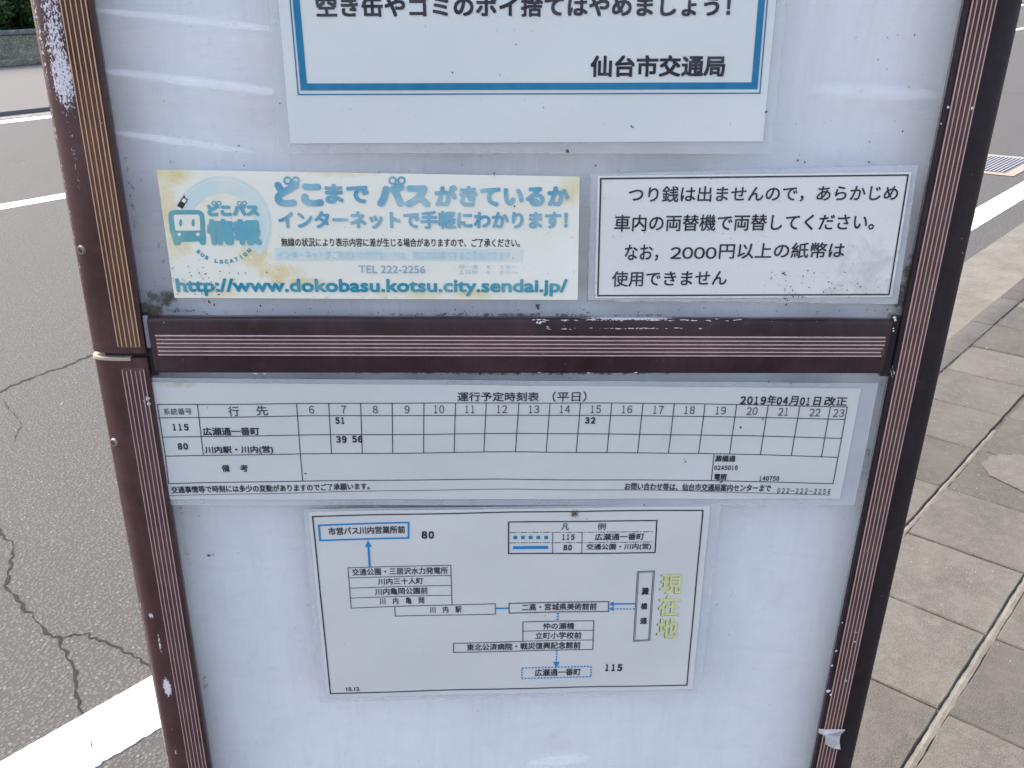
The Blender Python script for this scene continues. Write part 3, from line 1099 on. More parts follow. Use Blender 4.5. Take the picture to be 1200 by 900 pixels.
M_LAM = m_laminate()
K_BLACK = ink('black_print', (0.016, 0.016, 0.02), (0.07, 0.07, 0.08), 0.6, 120)
K_GREY = ink('grey_print', (0.085, 0.085, 0.095))
K_BLUE = ink('blue_print', (0.006, 0.150, 0.27), (0.04, 0.21, 0.32), 0.5)
K_SKY = ink('bright_blue_print', (0.01, 0.19, 0.42))
PAPER_W = m_paper('white_paper', (0.580, 0.591, 0.552), (0.623, 0.629, 0.584), speck=0.3)

# --- 1: poster at the top (cut by the upper edge of the picture)
top_l, top_r = (316, -190), (948, -198)
n1 = Notice('poster', [(326, 179), (904, 180)], 'laminated white poster with thick blue border and litter request, top of the sign', 'poster', wave=0.00045)
n1.slab('laminate', [(298, -215), (944, -222), (903.5, 180.5), (326, 179)], -0.0006, -0.0002, M_LAM)
n1.slab('paper', [(309, -200), (929, -207), (893.5, 165.5), (340.5, 168)], -0.0010, -0.0007, PAPER_W)
n1.line([(324, -180), (349.8, 110.6), (890, 109), (914, -187)], 1.5, K_BLUE, 'thin_border', closed=True)
n1.line([(331.5, -172), (356.2, 101.8), (883.8, 100.4), (906.5, -178)], 8.2, K_BLUE, 'thick_border', y=-0.00125, closed=True)
n1.text('空き缶やゴミのポイ捨てはやめましょう！', (371, 20.5), (855, 19.5), 26, K_BLACK, 2.1)
n1.text('仙台市交通局', (691, 90.5), (848.6, 90), 26, K_BLACK, 2.1)

# --- 2: bus location sticker
STK = [(183.4, 199), (679.3, 207), (677, 351.5), (204.5, 349)]
n2 = Notice('sticker', [(204, 349), (677, 351.5)], 'yellow stained bus information sticker with faded blue lettering and web address', 'sticker')


def s2(n, px, py, rx, rz, s):
    x, z = S(px, py)
    return (x - n.bx, z - n.bz, rx, rz, s)


M_STK = m_paper('stained_sticker', (0.71, 0.68, 0.54), (0.77, 0.75, 0.65), (0.65, 0.53, 0.24),
                [s2(n2, 195, 205, .035, .012, 1.15), s2(n2, 196, 240, .012, .04, 1.1), s2(n2, 210, 285, .016, .022, 1.1), s2(n2, 225, 270, .012, .02, .9), s2(n2, 300, 300, .018, .018, 1.2), s2(n2, 325, 320, .03, .012, 1.2), s2(n2, 345, 330, .045, .007, 1.0),
                 s2(n2, 665, 215, .02, .03, .95), s2(n2, 560, 345, .03, .006, .9), s2(n2, 245, 232, .02, .012, .75), s2(n2, 470, 345, .06, .006, .85), s2(n2, 255, 345, .03, .01, .8), s2(n2, 400, 202, .1, .005, .75)],
                speck=0.55,
                mould=[s2(n2, 215, 335, .02, .02, 1.0), s2(n2, 255, 320, .03, .014, .88), s2(n2, 310, 335, .03, .014, .85), s2(n2, 205, 320, .008, .03, .95), s2(n2, 400, 348, .16, .004, .92), s2(n2, 184, 215, .003, .04, .95)])
n2.slab('sheet', STK, -0.0010, -0.0002, M_STK)
K_PALE = ink('pale_ring_print', (0.52, 0.62, 0.58), (0.70, 0.69, 0.56), 0.9, 40)
K_TEAL = ink('faded_teal_print', (0.11, 0.32, 0.33), (0.34, 0.44, 0.35), 0.8, 40)
K_AQUA = ink('faded_blue_print', (0.085, 0.29, 0.40), (0.36, 0.52, 0.52), 0.8, 40)
K_LOGO = ink('logo_blue_print', (0.12, 0.35, 0.41), (0.22, 0.38, 0.28), 0.95, 26)
K_URL = ink('url_teal_print', (0.008, 0.225, 0.305), (0.16, 0.37, 0.38), 0.7, 70)
K_FAINT = ink('faint_print', (0.42, 0.54, 0.58), (0.58, 0.64, 0.62), 0.8)
K_CREAM = ink('unprinted_cream', (0.72, 0.69, 0.57))
K_OLIVE = ink('olive_print', (0.03, 0.04, 0.02))
n2.ring(260, 264, 38, 58, K_PALE, 'ring', -38, 158, y=-0.0011)
n2.ring(260, 264, 53, 54.2, K_CREAM, 'ring_dashes', -38, 158, y=-0.00115)
# bus emblem: body with rounded roof, windscreen, two eyes, headlights, wheels
bus = [(199, 285), (197.5, 257), (197.5, 250), (200, 247), (204, 246), (232, 246), (236, 247.3), (239, 250.5), (240, 258), (241.8, 283), (241.2, 286), (238.5, 287.3), (235.3, 286.4), (234, 283), (213, 283.2), (211.5, 286.5), (208, 287.7), (204.5, 287), (203, 284)]
bus = [(199, 270), (197.5, 257), (197.5, 250), (200, 247), (204, 246), (232, 246), (236, 247.3), (239, 250.5), (240, 258), (241.5, 280), (241.2, 286), (238.5, 287.3), (235.3, 286.4), (233.5, 283), (213, 283.2), (211.5, 286.5), (208, 287.7), (204.5, 287), (202, 280)]
n2.poly(bus, K_TEAL, 'bus_emblem', -0.0012)
n2.poly([(203.5, 253), (205, 251.5), (232, 251.3), (234, 253), (235, 269), (234, 270), (207, 270.2), (205.5, 269)], K_CREAM, 'emblem_window', -0.0013)
for cx in (212, 226.5):
    n2.disc(cx, 261, 1.9, 4.4, K_TEAL, 'emblem_eye', -0.0014)
for cx, cy in ((210.2, 274.6), (232, 274.4)):
    n2.disc(cx, cy, 2.1, 2.0, K_CREAM, 'emblem_headlight', -0.0013)
n2.poly([(207.5, 241), (214.5, 230.5), (215.5, 228.5), (217, 229.5), (216.8, 231.3), (220.5, 233.7), (214, 244.8)], K_OLIVE, 'phone_emblem', -0.0013)
n2.poly([(212.8, 235.6), (215.2, 231.8), (219, 234.2), (216.6, 238)], K_CREAM, 'phone_screen', -0.0014)
n2.text('どこバス', (243.5, 253.5), (304.5, 253.5), 14.5, K_LOGO, 3.0, n8=True)
for cx in (250.7, 256.6, 280.5, 286.5):
    n2.ring(cx, 238, 1.6, 2.9, K_LOGO, 'letter_eye')
n2.text('情報', (244.5, 287.5), (308, 287.5), 31, K_LOGO, 4.4, n8=True)
bl = 'BUS LOCATION'
for i, ch in enumerate(bl):
    if ch == ' ':
        continue
    a = math.radians(226 + (316 - 226) * i / (len(bl) - 1))
    r = 44.5
    cx, cy = 262 + r * math.cos(a), 264.5 - r * math.sin(a)
    tx, ty = -math.sin(a), -math.cos(a)
    hw = 2.1 if ch != 'I' else 0.6
    n2.text(ch, (cx - tx * hw, cy - ty * hw), (cx + tx * hw, cy + ty * hw), 4.8, K_URL, 0.7)
n2.text('どこ', (322.5, 242), (380, 242.5), 31, K_AQUA, 5.6, n8=True)
n2.text('まで', (381.5, 238.5), (433, 238.5), 23, K_AQUA, 2.6, n8=True)
n2.text('バス', (441.5, 243), (505, 243.5), 30, K_AQUA, 5.6, n8=True)
for cx in (337, 346.5, 460, 470.5):
    n2.ring(cx, 211.5, 2.6, 5.0, K_AQUA, 'letter_eye')
n2.text('がきているか', (509.5, 242), (667, 242), 25.5, K_AQUA, 2.8, n8=True)
n2.text('インターネットで手軽にわかります！', (327, 268.2), (665, 268.4), 21.5, K_AQUA, 1.9, n8=True)
n2.text('無線の状況により表示内容に差が生じる場合がありますので、ご了承ください。', (330, 288.8), (609, 289.6), 10.3, K_BLACK, 0.35)
n2.poly([(322, 290.5), (613, 291.5), (612.5, 306), (323, 305)], K_PALE, 'tint_band', -0.00115)
n2.text('インターネットがご利用いただけない方は、電話でお調べすることもできます。', (326, 303), (602, 304), 9.6, K_FAINT, 0.3)
n2.text('TEL 222-2256', (420.5, 320), (498.5, 320.2), 9.2, ink('grey_blue_print', (0.25, 0.36, 0.43), (0.4, 0.5, 0.52), .6), 0.4)
n2.text('月～金　８：３０～', (537, 314.5), (607, 314.8), 4.8, K_FAINT, 0.2)
n2.text('土日祝　８：３０～', (537, 321), (607, 321.3), 4.8, K_FAINT, 0.2)
n2.text('http://www.dokobasu.kotsu.city.sendai.jp/', (208, 346.6), (664.5, 347.2), 20.5, K_URL, 1.7, n8=True)

# --- 3: fare notice
M_FARE = m_paper('grey_notice_paper', (0.62, 0.605, 0.55), (0.69, 0.675, 0.62), (0.42, 0.41, 0.36), [(0.10, 0.012, .09, .025, .85), (-0.178, 0.04, .008, .08, .95), (0.0, 0.001, .22, .008, 1.0), (0.0, 0.157, .22, .006, .95), (0.17, 0.08, .012, .1, .9), (0.08, 0.03, .08, .03, .7)], speck=0.75, gloss=0.4, mould=[(0.12, 0.012, .07, .022, .80), (0.17, 0.03, .02, .03, .85), (-0.17, 0.005, .05, .006, .85)])
n3 = Notice('fare_notice', [(687, 354), (1052, 357)], 'grey change and banknote notice in a thin black frame, stuck beside the stained sticker', 'notice')
n3.slab('laminate', [(692.5, 204), (1076, 193.5), (1052, 356.5), (687.5, 353)], -0.0006, -0.0002, M_LAM)
n3.slab('sheet', [(700.5, 206.3), (1068, 201.8), (1045, 348.2), (697, 349.6)], -0.0010, -0.0007, M_FARE)
n3.line([(693, 204.5), (688, 352.6), (1050, 356)], 0.8, ink('edge_grime', (0.16, 0.14, 0.11), (0.6, 0.6, 0.58), 1.0, 60), 'grime_edge', y=-0.0008)
n3.line([(704, 209.3), (1064, 205), (1041.6, 345), (700.5, 346.3)], 1.8, K_BLACK, 'frame', closed=True)
n3.text('つり銭は出ませんので，あらかじめ', (736, 237.6), (1051, 235.5), 19, K_BLACK, 0.65)
n3.text('車内の両替機で両替してください。', (719.3, 271.3), (1023.3, 269.5), 19.5, K_BLACK, 0.65)
n3.text('なお，', (731.5, 306.2), (771, 305.6), 19.5, K_BLACK, 0.65)
digits(n3, '2000', 785, 839, 303.4, 14, K_BLACK, 0.7, gap=0.06)
n3.text('円以上の紙幣は', (841.7, 303.4), (988.4, 302.3), 18.6, K_BLACK, 0.65)
n3.text('使用できません', (716.5, 336), (851, 334.5), 18.3, K_BLACK, 0.6)

# --- 4: timetable
n4 = Notice('timetable', [(197, 585), (984, 584)], 'wide white bus timetable sheet with ruled hour columns under the crossbar', 'timetable', wave=0.00045)
M_TT = m_paper('timetable_paper', (0.501, 0.505, 0.468), (0.551, 0.553, 0.515), (0.375, 0.338, 0.238), [s2(n4, 200, 450, .04, .006, .9), s2(n4, 600, 447, .3, .004, .8)], speck=0.25)
n4.slab('laminate', [(176.5, 443), (1030, 449), (1001, 592), (199, 592)], -0.0006, -0.0002, M_LAM)
n4.slab('paper', [(177.5, 448), (1009, 455), (984, 584), (197, 585)], -0.0010, -0.0007, M_TT)
HX = [[(184.6, 473.7), (348, 472.4), (608, 471.5), (826, 472.6), (992.6, 476.4)],
      [(186.4, 489.3), (348.7, 487), (606, 485.9), (823.6, 487.2), (989.8, 491)],
      [(190.6, 511.7), (350.5, 509.5), (605.4, 507.4), (821.8, 509), (985, 513)],
      [(194.3, 534), (352, 531.5), (604, 529), (820, 530.7), (981.4, 535)],
      [(198, 566.3), (355, 563), (590, 561), (833.7, 562.6), (975.6, 566)]]
for l in HX:
    n4.line(l, 0.95, K_BLACK, 'rule')
n4.line([(199, 580.5), (400, 575.5), (600, 572.5), (800, 574.5), (972, 579.5)], 0.7, K_GREY, 'rule')
topx = [184.6, 231.7, 347.7, 385.3, 422.7, 459.6, 496.9, 533.8, 569.8, 608, 644.5, 680.3, 716.9, 753.4, 790, 826, 863, 900, 937, 972.8, 992.6]


def hy(k, x):
    return float(np.interp(x, [p[0] for p in HX[k]], [p[1] for p in HX[k]]))


def vx(x, k):
    b = float(np.interp(x, [184.6, 231.7, 347.7, 608, 863, 992.6], [194.3, 238.7, 352, 604, 854.7, 981.4]))
    t = (0, 0.26, 0.62, 1.0)[k]
    return x + (b - x) * t


for i, x in enumerate(topx):
    if i in (0, len(topx) - 1):
        e = (198, 566.3) if i == 0 else (975.6, 566)
        n4.line([(x, hy(0, x)), (vx(x, 3), hy(3, vx(x, 3))), e], 0.95, K_BLACK, 'rule', y=-0.00135)
    else:
        n4.line([(x, hy(0, x)), (vx(x, 3), hy(3, vx(x, 3)))], 0.95, K_BLACK, 'rule', y=-0.00135)
n4.line([(352, 531.5), (355, 563)], 0.95, K_BLACK, 'rule', y=-0.00135)
n4.line([(836.6, 531.2), (833.3, 562.6)], 0.95, K_BLACK, 'rule', y=-0.00135)
for i in range(18):
    xa, xb = topx[2 + i], topx[3 + i]
    cx = (xa + xb) / 2 - 1.0
    s = str(6 + i)
    hw = 3.0 if len(s) == 1 else 6.4
    yb = (hy(0, cx) + hy(1, cx)) / 2 + 4.7
    digits(n4, s, cx - hw, cx + hw, yb, 9.2, K_GREY, 0.25)
n4.text('運行予定時刻表', (536, 470), (631.5, 469.5), 11, K_BLACK, 0.5)
n4.text('（平日）', (647, 470.3), (687, 470.3), 12.2, K_BLACK, 0.4)
digits(n4, '2019', 866.5, 897, 473.3, 9.6, K_BLACK, 1.1, dy=0.1)
n4.text('年', (898, 474), (908.5, 474.2), 11.5, K_BLACK, 0.7)
digits(n4, '04', 909, 922.5, 474, 9.6, K_BLACK, 1.1, dy=0.1)
n4.text('月', (923.5, 474.4), (934, 474.6), 11, K_BLACK, 0.7)
digits(n4, '01', 936, 949, 474.4, 9.6, K_BLACK, 1.1, dy=0.1)
n4.text('日', (952, 474.8), (960.5, 475), 10.5, K_BLACK, 0.8)
n4.text('改正', (964.5, 475), (991.3, 475.6), 11, K_BLACK, 0.75)
n4.text('系統番号', (192.5, 486), (225.5, 485.4), 7.6, K_GREY, 0.15)
n4.text('行', (268.5, 487), (281.3, 486.8), 11.4, K_BLACK, 0.2)
n4.text('先', (301.3, 486.4), (315, 486.2), 11.6, K_BLACK, 0.2)
digits(n4, '115', 202.4, 222, 504.2, 8, K_BLACK, 1.15)
digits(n4, '80', 209, 221.3, 526.6, 8, K_BLACK, 1.15)
n4.text('広瀬通一番町', (238.5, 510), (305, 509.3), 9.6, K_BLACK, 0.8)
n4.text('川内駅・川内(営)', (241, 532.2), (321, 531.4), 9.8, K_BLACK, 0.8)
n4.text('備', (260.7, 553), (269.8, 552.8), 8.6, K_BLACK, 0.6)
n4.text('考', (281.8, 552.6), (291.4, 552.4), 8.6, K_BLACK, 0.6)
digits(n4, '51', 393, 405, 496.7, 8.2, K_BLACK, 1.25)
digits(n4, '39', 394, 406.8, 518.8, 8.4, K_BLACK, 1.25)
digits(n4, '56', 412.8, 425.4, 518.4, 8.4, K_BLACK, 1.25)
digits(n4, '32', 685, 697.6, 496.4, 8.0, K_BLACK, 1.25)
n4.text('交通事情等で時刻には多少の変動がありますのでご了承願います。', (201.5, 578), (433.5, 573.3), 8.4, K_BLACK, 0.5)
n4.text('お問い合わせ等は、仙台市交通局案内センターまで', (731.5, 573.8), (902.5, 575.7), 8.6, K_BLACK, 0.5)
n4.text('０２２－２２２－２２５６', (910, 577.6), (972, 578.6), 6.4, K_GREY, 0.4)
n4.text('澱橋通', (837.2, 540.6), (861.2, 541), 7.6, K_BLACK, 0.7)
digits(n4, '0245010', 836.3, 864, 550.4, 5.4, K_BLACK, 0.6)
n4.text('電照', (836, 561.8), (850.8, 562.2), 7.2, K_BLACK, 0.6)
digits(n4, '140750', 889, 912.4, 563, 5.6, K_BLACK, 0.6)

# --- 5: route map
n5 = Notice('route_map', [(375, 823), (820, 813)], 'laminated white route map of boxed stop names with blue arrows, below the timetable', 'route map', wave=0.00045)
M_MAP = m_paper('map_paper', (0.534, 0.529, 0.492), (0.578, 0.572, 0.532), speck=0.25, gloss=0.3)
n5.slab('laminate', [(356, 597), (845, 590.5), (820.5, 812.5), (374.5, 823.5)], -0.0006, -0.0002, M_LAM)
n5.slab('paper', [(361.5, 599.7), (832, 593), (811.5, 807), (383, 817)], -0.0010, -0.0007, M_MAP)
n5.line([(366.5, 604.6), (600, 599.4), (823.4, 597.3), (804.8, 802.3), (600, 806), (387.4, 812.2)], 1.5, K_BLACK, 'frame', closed=True)
n5.line([(373.8, 615), (478.8, 611.8), (478.8, 629.7), (375.4, 632.8)], 2.1, K_SKY, 'stop_box', closed=True)
n5.text('市営バス川内営業所前', (385.3, 626.8), (475, 624.5), 9, K_BLACK, 0.6)
digits(n5, '80', 494, 509, 630.6, 9.2, K_BLACK, 1.5)
n5.line([(433.4, 663.5), (431.5, 636)], 2.5, K_SKY, 'arrow_shaft')
n5.poly([(427.6, 640.5), (431.2, 632.5), (435.6, 640)], K_SKY, 'arrow_head')
n5.line([(408, 664.5), (528.3, 661.7), (529.7, 708.3), (411.7, 711.8)], 1.0, K_GREY, 'stop_box', closed=True)
for a, b in (((408.8, 676.3), (528.7, 673.7)), ((410, 688.3), (528.9, 685.5)), ((410.8, 700), (529.3, 697))):
    n5.line([a, b], 0.9, K_GREY, 'rule')
n5.text('交通公園・三居沢水力発電所', (413, 673.8), (525, 671.8), 8.3, K_BLACK, 0.35)
n5.text('川内三十人町', (443.3, 684.8), (496, 684), 7.8, K_BLACK, 0.35)
n5.text('川内亀岡公園前', (439.7, 697), (501.5, 695.8), 8.2, K_BLACK, 0.35)
n5.text('川　内　亀　岡', (445, 708), (497.3, 707), 7.8, K_BLACK, 0.35)
n5.line([(462.5, 710.4), (580.4, 706.5), (580.4, 718.6), (463.3, 721.6)], 1.0, K_GREY, 'stop_box', y=-0.00135, closed=True)
n5.text('川　内　駅', (503.7, 718), (541, 717), 7.8, K_BLACK, 0.35)
n5.line([(581, 712), (596, 711.8)], 2.0, K_SKY, 'route_line')
n5.line([(596.5, 706.2), (713, 704.3), (713, 715.8), (596.5, 717.6)], 1.3, K_GREY, 'stop_box', closed=True)
n5.text('二高・宮城県美術館前', (611, 715.2), (699, 714.2), 8.4, K_BLACK, 0.45)
n5.line([(653.8, 718), (653.4, 727)], 2.6, K_SKY, 'route_line', dash=(2.2, 1.8))
n5.line([(612.7, 728.2), (695.8, 727), (694.5, 760.3), (531.4, 764), (531.4, 753.3), (612.7, 751)], 1.1, K_GREY, 'stop_box', closed=True)
n5.line([(612.7, 739.2), (695.2, 738)], 0.9, K_GREY, 'rule')
n5.line([(612.7, 751), (694.8, 749.3)], 0.9, K_GREY, 'rule')
n5.text('仲の瀬橋', (636, 737.4), (672.8, 737), 7.8, K_BLACK, 0.4)
n5.text('立町小学校前', (627, 748.6), (681.2, 748), 8, K_BLACK, 0.4)
n5.text('東北公済病院・戦災復興記念館前', (547, 762), (680.2, 759.4), 8.2, K_BLACK, 0.5)
n5.line([(652.3, 761.5), (651.8, 776)], 2.0, K_SKY, 'route_line', dash=(2.2, 1.8))
n5.poly([(647.8, 775), (655.8, 775), (651.8, 782)], K_SKY, 'arrow_head')
n5.line([(611.6, 782), (692.4, 780.2), (692.4, 792.4), (611.6, 794)], 1.7, K_SKY, 'stop_box', closed=True, dash=(2.2, 1.6))
n5.text('広瀬通一番町', (626.3, 791.6), (680.4, 790.6), 8.3, K_BLACK, 0.5)
digits(n5, '115', 708, 728.8, 785.8, 8.6, K_BLACK, 1.4)
n5.text('15.12', (406, 809.2), (421.5, 808.8), 4.6, K_BLACK, 0.5)
# legend
n5.line([(596, 611.2), (769.6, 609.6), (767.4, 646.9), (596, 648.5)], 1.5, K_BLACK, 'legend_frame', closed=True)
n5.line([(597, 623.7), (765, 622.5)], 0.9, K_GREY, 'rule', dash=(8, 1.5, 2, 1.5))
n5.line([(597, 636), (764, 634.4)], 0.9, K_GREY, 'rule', dash=(8, 1.5, 2, 1.5))
n5.line([(647.8, 623.4), (647.5, 648)], 0.9, K_GREY, 'rule')
n5.line([(682, 623), (681.6, 647.6)], 0.9, K_GREY, 'rule')
n5.text('凡', (657.6, 620.8), (666.4, 620.8), 8, K_BLACK, 0.3)
n5.text('例', (699.8, 620.4), (709.4, 620.4), 8, K_BLACK, 0.3)
digits(n5, '115', 658, 673.2, 632.3, 7, K_BLACK, 1.05)
digits(n5, '80', 659.8, 670, 644.6, 7, K_BLACK, 1.05)
n5.text('広瀬通一番町', (696.6, 632.6), (754.5, 632), 8, K_BLACK, 0.45)
n5.text('交通公園・川内(営)', (686.6, 644.6), (762.6, 644), 8.2, K_BLACK, 0.4)
for cx in (603.8, 612.8, 621.8, 630.8, 640):
    n5.poly([(cx - 2.2, 627.6), (cx + 2.2, 627.5), (cx + 2.2, 631.4), (cx - 2.2, 631.5)], K_BLUE, 'legend_dot')
n5.line([(601.2, 641.6), (642.2, 641.1)], 4.1, K_SKY, 'legend_bar')
# this stop
n5.line([(747.6, 669.8), (766.2, 669.2), (760.4, 749.2), (742.8, 750)], 2.4, K_GREY, 'stop_box', closed=True)
n5.line([(747.6, 669.8), (766.2, 669.2), (760.4, 749.2), (742.8, 750)], 0.6, ink('frame_gap', (0.45, 0.45, 0.46)), 'stop_box_inline', y=-0.0015, closed=True)
n5.text('澱', (751.2, 696.8), (760.2, 696.6), 8.6, K_BLACK, 0.9)
n5.text('橋', (750.4, 713.8), (758.2, 713.6), 7.6, K_BLACK, 0.7)
n5.text('通', (749.4, 730.6), (757.8, 730.4), 7.4, K_BLACK, 0.9)
n5.line([(745.2, 707), (717, 707.2)], 2.0, K_SKY, 'route_line')
n5.poly([(719, 704), (713.8, 707.3), (719, 710.2)], K_SKY, 'arrow_head')
n5.line([(743.5, 713), (720, 712.8)], 1.8, K_SKY, 'route_line', dash=(2.0, 1.8))
n5.poly([(719, 709.9), (713.8, 712.8), (719, 715.8)], K_SKY, 'arrow_head')
K_YEL = ink('yellow_green_print', (0.56, 0.57, 0.24))
K_YSH = ink('olive_shadow_print', (0.15, 0.17, 0.07))
for ch, x0, x1, yb, h in (('現', 772.5, 798, 695.5, 23), ('在', 770.4, 795, 721, 23.5), ('地', 768.6, 792.6, 746.8, 23)):
    n5.text(ch, (x0 - 1.2, yb + 0.5), (x1 - 1.2, yb + 0.3), h, K_YSH, 0.8, y=-0.00125, name='lettering_shadow')
    n5.text(ch, (x0, yb), (x1, yb - 0.2), h, K_YEL, 1.3, y=-0.00145)


# ------------------------------------------------------------------ dirt specks, paint chips, tape, dead insect
def flecks(name, spots, mat, y0, seed):
    """tiny irregular raised flecks: (px, py, r px, stretch, angle)"""
    r = random.Random(seed)
    vs = []; fs = []
    for (px, py, rad, st, ang) in spots:
        c = S(px, py, y0); k = np.linalg.norm(S(px + 1, py, y0) - c)
        n = 8; b = len(vs)
        for i in range(n):
            a = 6.283 * i / n
            q = r.uniform(0.55, 1.15) * rad * k
            x, z = q * math.cos(a) * st, q * math.sin(a)
            vs.append((c[0] + x * math.cos(ang) - z * math.sin(ang), y0, zz(c[1] + x * math.sin(ang) + z * math.cos(ang))))
        vs.append((c[0], y0 - 0.00025 * min(rad, 2.0), zz(c[1])))
        fs += [(b + (i + 1) % n, b + i, b + n) for i in range(n)]
    o = link(name, mesh(name, vs, fs), mat, sign)
    return tag(o, kind='stuff')


r = random.Random(11)
F = []
named = [(280, 171, 1.6), (277, 178, 1.0), (286, 194, 1.3), (203, 190, .9), (223, 3, .9), (328, 121, 1.6), (605, 52, .9), (623, 36, .8), (603, 35, .8), (530, 85, 1.2), (586, 88, .8), (637, 126, 1),
         (665, 177, 2.0), (698, 194, 2.0), (935, 188, 2.2), (943, 190, 1.5), (898, 131, 1.7), (740, 148, 1.2), (742, 149, .9), (444, 202, 1), (479, 201, 1), (579, 203, 1.4), (579, 206, 1.4), (603, 242, 1.4),
         (918, 320, 2.2), (920, 322, 1.6), (920, 350, 2.0), (921, 357, 1.6), (725, 200, 1), (1052, 41, 1.1), (1072, 41, 2.0), (1029, 70, 1.3), (1009, 107, 1.1), (1065, 102, 1.2), (1058, 154, 1.3), (1019, 166, 1.3), (1018, 190, 1.1),
         (358, 555, 1.6), (894, 491, 1.5), (868, 501, 1.7), (845, 565, 2.2), (803, 541, 1.2), (802, 538, 1.0), (927, 449, 1.2), (901, 447, 1.1), (243, 478, .7), (302, 471, .9), (288, 471, .9), (755, 592, 1.8), (630, 360, 2.4), (631, 358, 1.8), (684, 363, 1.5),
         (245, 651, 2.0), (250, 650, 1.0), (286, 675, .8), (278, 669, .8), (840, 708, 1.0), (305, 358, 1.5), (251, 357, 1.3), (245, 354, 1.8), (181, 363, 4.0), (205, 365, 2.4), (183, 362, 3.0), (190, 357, 1.8), (560, 833, .9), (730, 860, .8), (420, 850, .8), (880, 760, .8), (905, 640, 1.0)]
for px, py, rad in named:
    F.append((px, py, rad * r.uniform(0.55, 0.95), r.uniform(0.9, 1.9), r.uniform(0, 3)))
for _ in range(22):
    F.append((r.uniform(160, 1080), r.uniform(2, 366), r.uniform(.2, .5), r.uniform(.8, 2.2), r.uniform(0, 3)))
for _ in range(14):
    F.append((r.uniform(240, 980), r.uniform(600, 895), r.uniform(.25, .6), r.uniform(.8, 2.0), r.uniform(0, 3)))
for _ in range(60):
    F.append((r.gauss(240, 35), r.gauss(331, 10), r.uniform(.3, .95), r.uniform(.8, 2.0), r.uniform(0, 3)))
for _ in range(55):
    F.append((r.uniform(890, 1040), min(r.gauss(333, 9), 352), r.uniform(.3, .8), r.uniform(.8, 2.5), r.uniform(0, 3)))
for _ in range(70):
    F.append((r.uniform(176, 1045), r.gauss(366, 3), r.uniform(.3, .9), r.uniform(.8, 2.5), r.uniform(0, 3)))
flecks('dirt_specks', F, plain('dark_dirt', (0.07, 0.055, 0.04), 0.9), -0.0018, 4)
chips = [(1139.5, 127, 2.0), (1111, 126, 1.8), (1103, 145, 1.2), (1048, 372, 2.2), (1049, 375, 1.8), (1047, 388, 1.4), (1047, 385, 1.2), (244, 467, 3.0), (245, 473, 3.0), (240, 470, 1.4), (1080, 190, .9), (987, 730, 1.2), (980, 763, 1.6), (975, 780, 1.4), (971, 810, 2.6), (974, 814, 1.8), (991, 798, 1.8), (143, 474, 1.8), (144.5, 472, 1.4),
         (1002, 752, 1.3), (1003, 741, 1.2)]
BC = []
for _ in range(46):
    BC.append((r.uniform(625, 872), r.gauss(375.2, .6), r.uniform(.35, .8), r.uniform(2, 7), r.gauss(0, .05)))
for _ in range(20):
    BC.append((r.uniform(640, 830), r.gauss(384.8, .5), r.uniform(.25, .55), r.uniform(3, 9), r.gauss(-.02, .06)))
for x_, y_, w_ in ((632, 374.5, 5), (637, 377, 4), (642, 383, 3), (662, 385.5, 6), (725, 385.4, 5), (690, 437, 3), (632, 436.5, 3), (745, 436.5, 4), (300, 438, 5), (310, 438, 5), (192, 378, 1)):
    BC.append((x_, y_, .7, w_, r.uniform(-.15, .15)))
flecks('paint_chips', [(x if x > 300 or y > 480 or y < 460 else x - 71, y, q, 1.0, 0.6) for x, y, q in chips] + BC, plain('pale_chip', (0.55, 0.53, 0.52), 0.8), PF - 0.0008, 5)


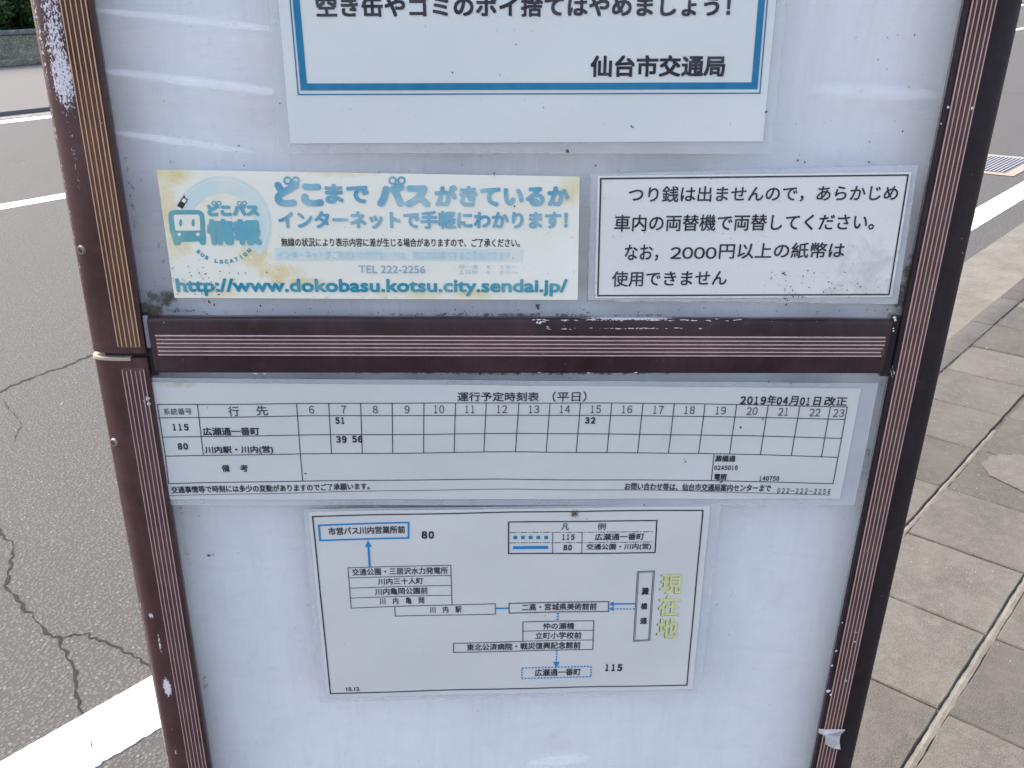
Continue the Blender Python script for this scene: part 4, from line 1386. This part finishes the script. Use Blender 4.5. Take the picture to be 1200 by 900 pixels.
def tape():
    c = S(972, 865, PF - 0.002)
    t = Notice('tape_scrap', [(958, 876), (990, 876)], 'torn scrap of grey white tape stuck on the brown right post', 'tape')
    m = plain('grey_tape', (0.42, 0.40, 0.39), 0.55)
    y = PF - 0.0022

    def pc(name, pts, dy):
        k = len(pts)
        P = [S(px, py, y) for px, py in pts]
        vs = [t.loc(p, y + dy + 0.0012 * math.sin(i * 1.7)) for i, p in enumerate(P)] + [t.loc(p, y + dy + 0.0009 + 0.0012 * math.sin(i * 1.7)) for i, p in enumerate(P)]
        fs = [tuple(range(k))[::-1], tuple(range(k, 2 * k))] + [(i, (i + 1) % k, k + (i + 1) % k, k + i) for i in range(k)]
        link(name, mesh(name, vs, fs), m, t.e)
    pc('tape_band', [(959.5, 855), (968, 856.5), (978, 855), (990, 854.5), (988, 859), (984.5, 863.5), (974, 862.5), (965, 861), (960, 860)], 0)
    pc('tape_tab', [(966, 860), (984, 862.5), (983, 869), (983.5, 875.5), (976, 876), (967.5, 872)], -0.0016)


tape()


def insect():
    c = S(673, 601)
    t = Notice('dead_insect', [(668, 606), (680, 606)], 'tiny brown dead insect stuck on the upper edge of the route map', 'insect')
    m = plain('insect_brown', (0.12, 0.065, 0.03), 0.6)
    bm = bmesh.new()
    bmesh.ops.create_uvsphere(bm, u_segments=12, v_segments=8, radius=1.0)
    for v in bm.verts:
        x = v.co.x
        w = 1.0 - 0.35 * abs(x) + (0.15 if x < -0.2 else 0)
        v.co = Vector((x * 0.0022, v.co.y * 0.0008 * w - 0.0024, v.co.z * 0.0011 * w))
    # legs as thin bent prisms in the same body mesh
    for i, a in enumerate((0.5, 1.1, 1.9, 2.6, 3.7, 4.3, 5.1, 5.8)):
        d = Vector((math.cos(a), 0, math.sin(a)))
        p0 = d * 0.0005 + Vector((0, -0.0024, 0)); p1 = d * 0.0022 + Vector((0, -0.0032, 0)); p2 = d * 0.0036 + Vector((0, -0.0016, 0))
        for q0, q1, w0, w1 in ((p0, p1, .00028, .0002), (p1, p2, .0002, .0001)):
            s = d.cross(Vector((0, 1, 0)))
            vs = [bm.verts.new(q) for q in (q0 - s * w0, q0 + s * w0, q1 + s * w1, q1 - s * w1)]
            vt = [bm.verts.new(v.co + Vector((0, -0.0003, 0))) for v in vs]
            bm.faces.new(vt); bm.faces.new(vs[::-1])
            for k in range(4):
                bm.faces.new((vs[k], vs[(k + 1) % 4], vt[(k + 1) % 4], vt[k]))
    me = bpy.data.meshes.new('body'); bm.to_mesh(me); bm.free()
    for v in me.vertices:
        v.co.x += c[0] - t.bx; v.co.z += c[1] - t.bz
    link('body', me, m, t.e)


insect()
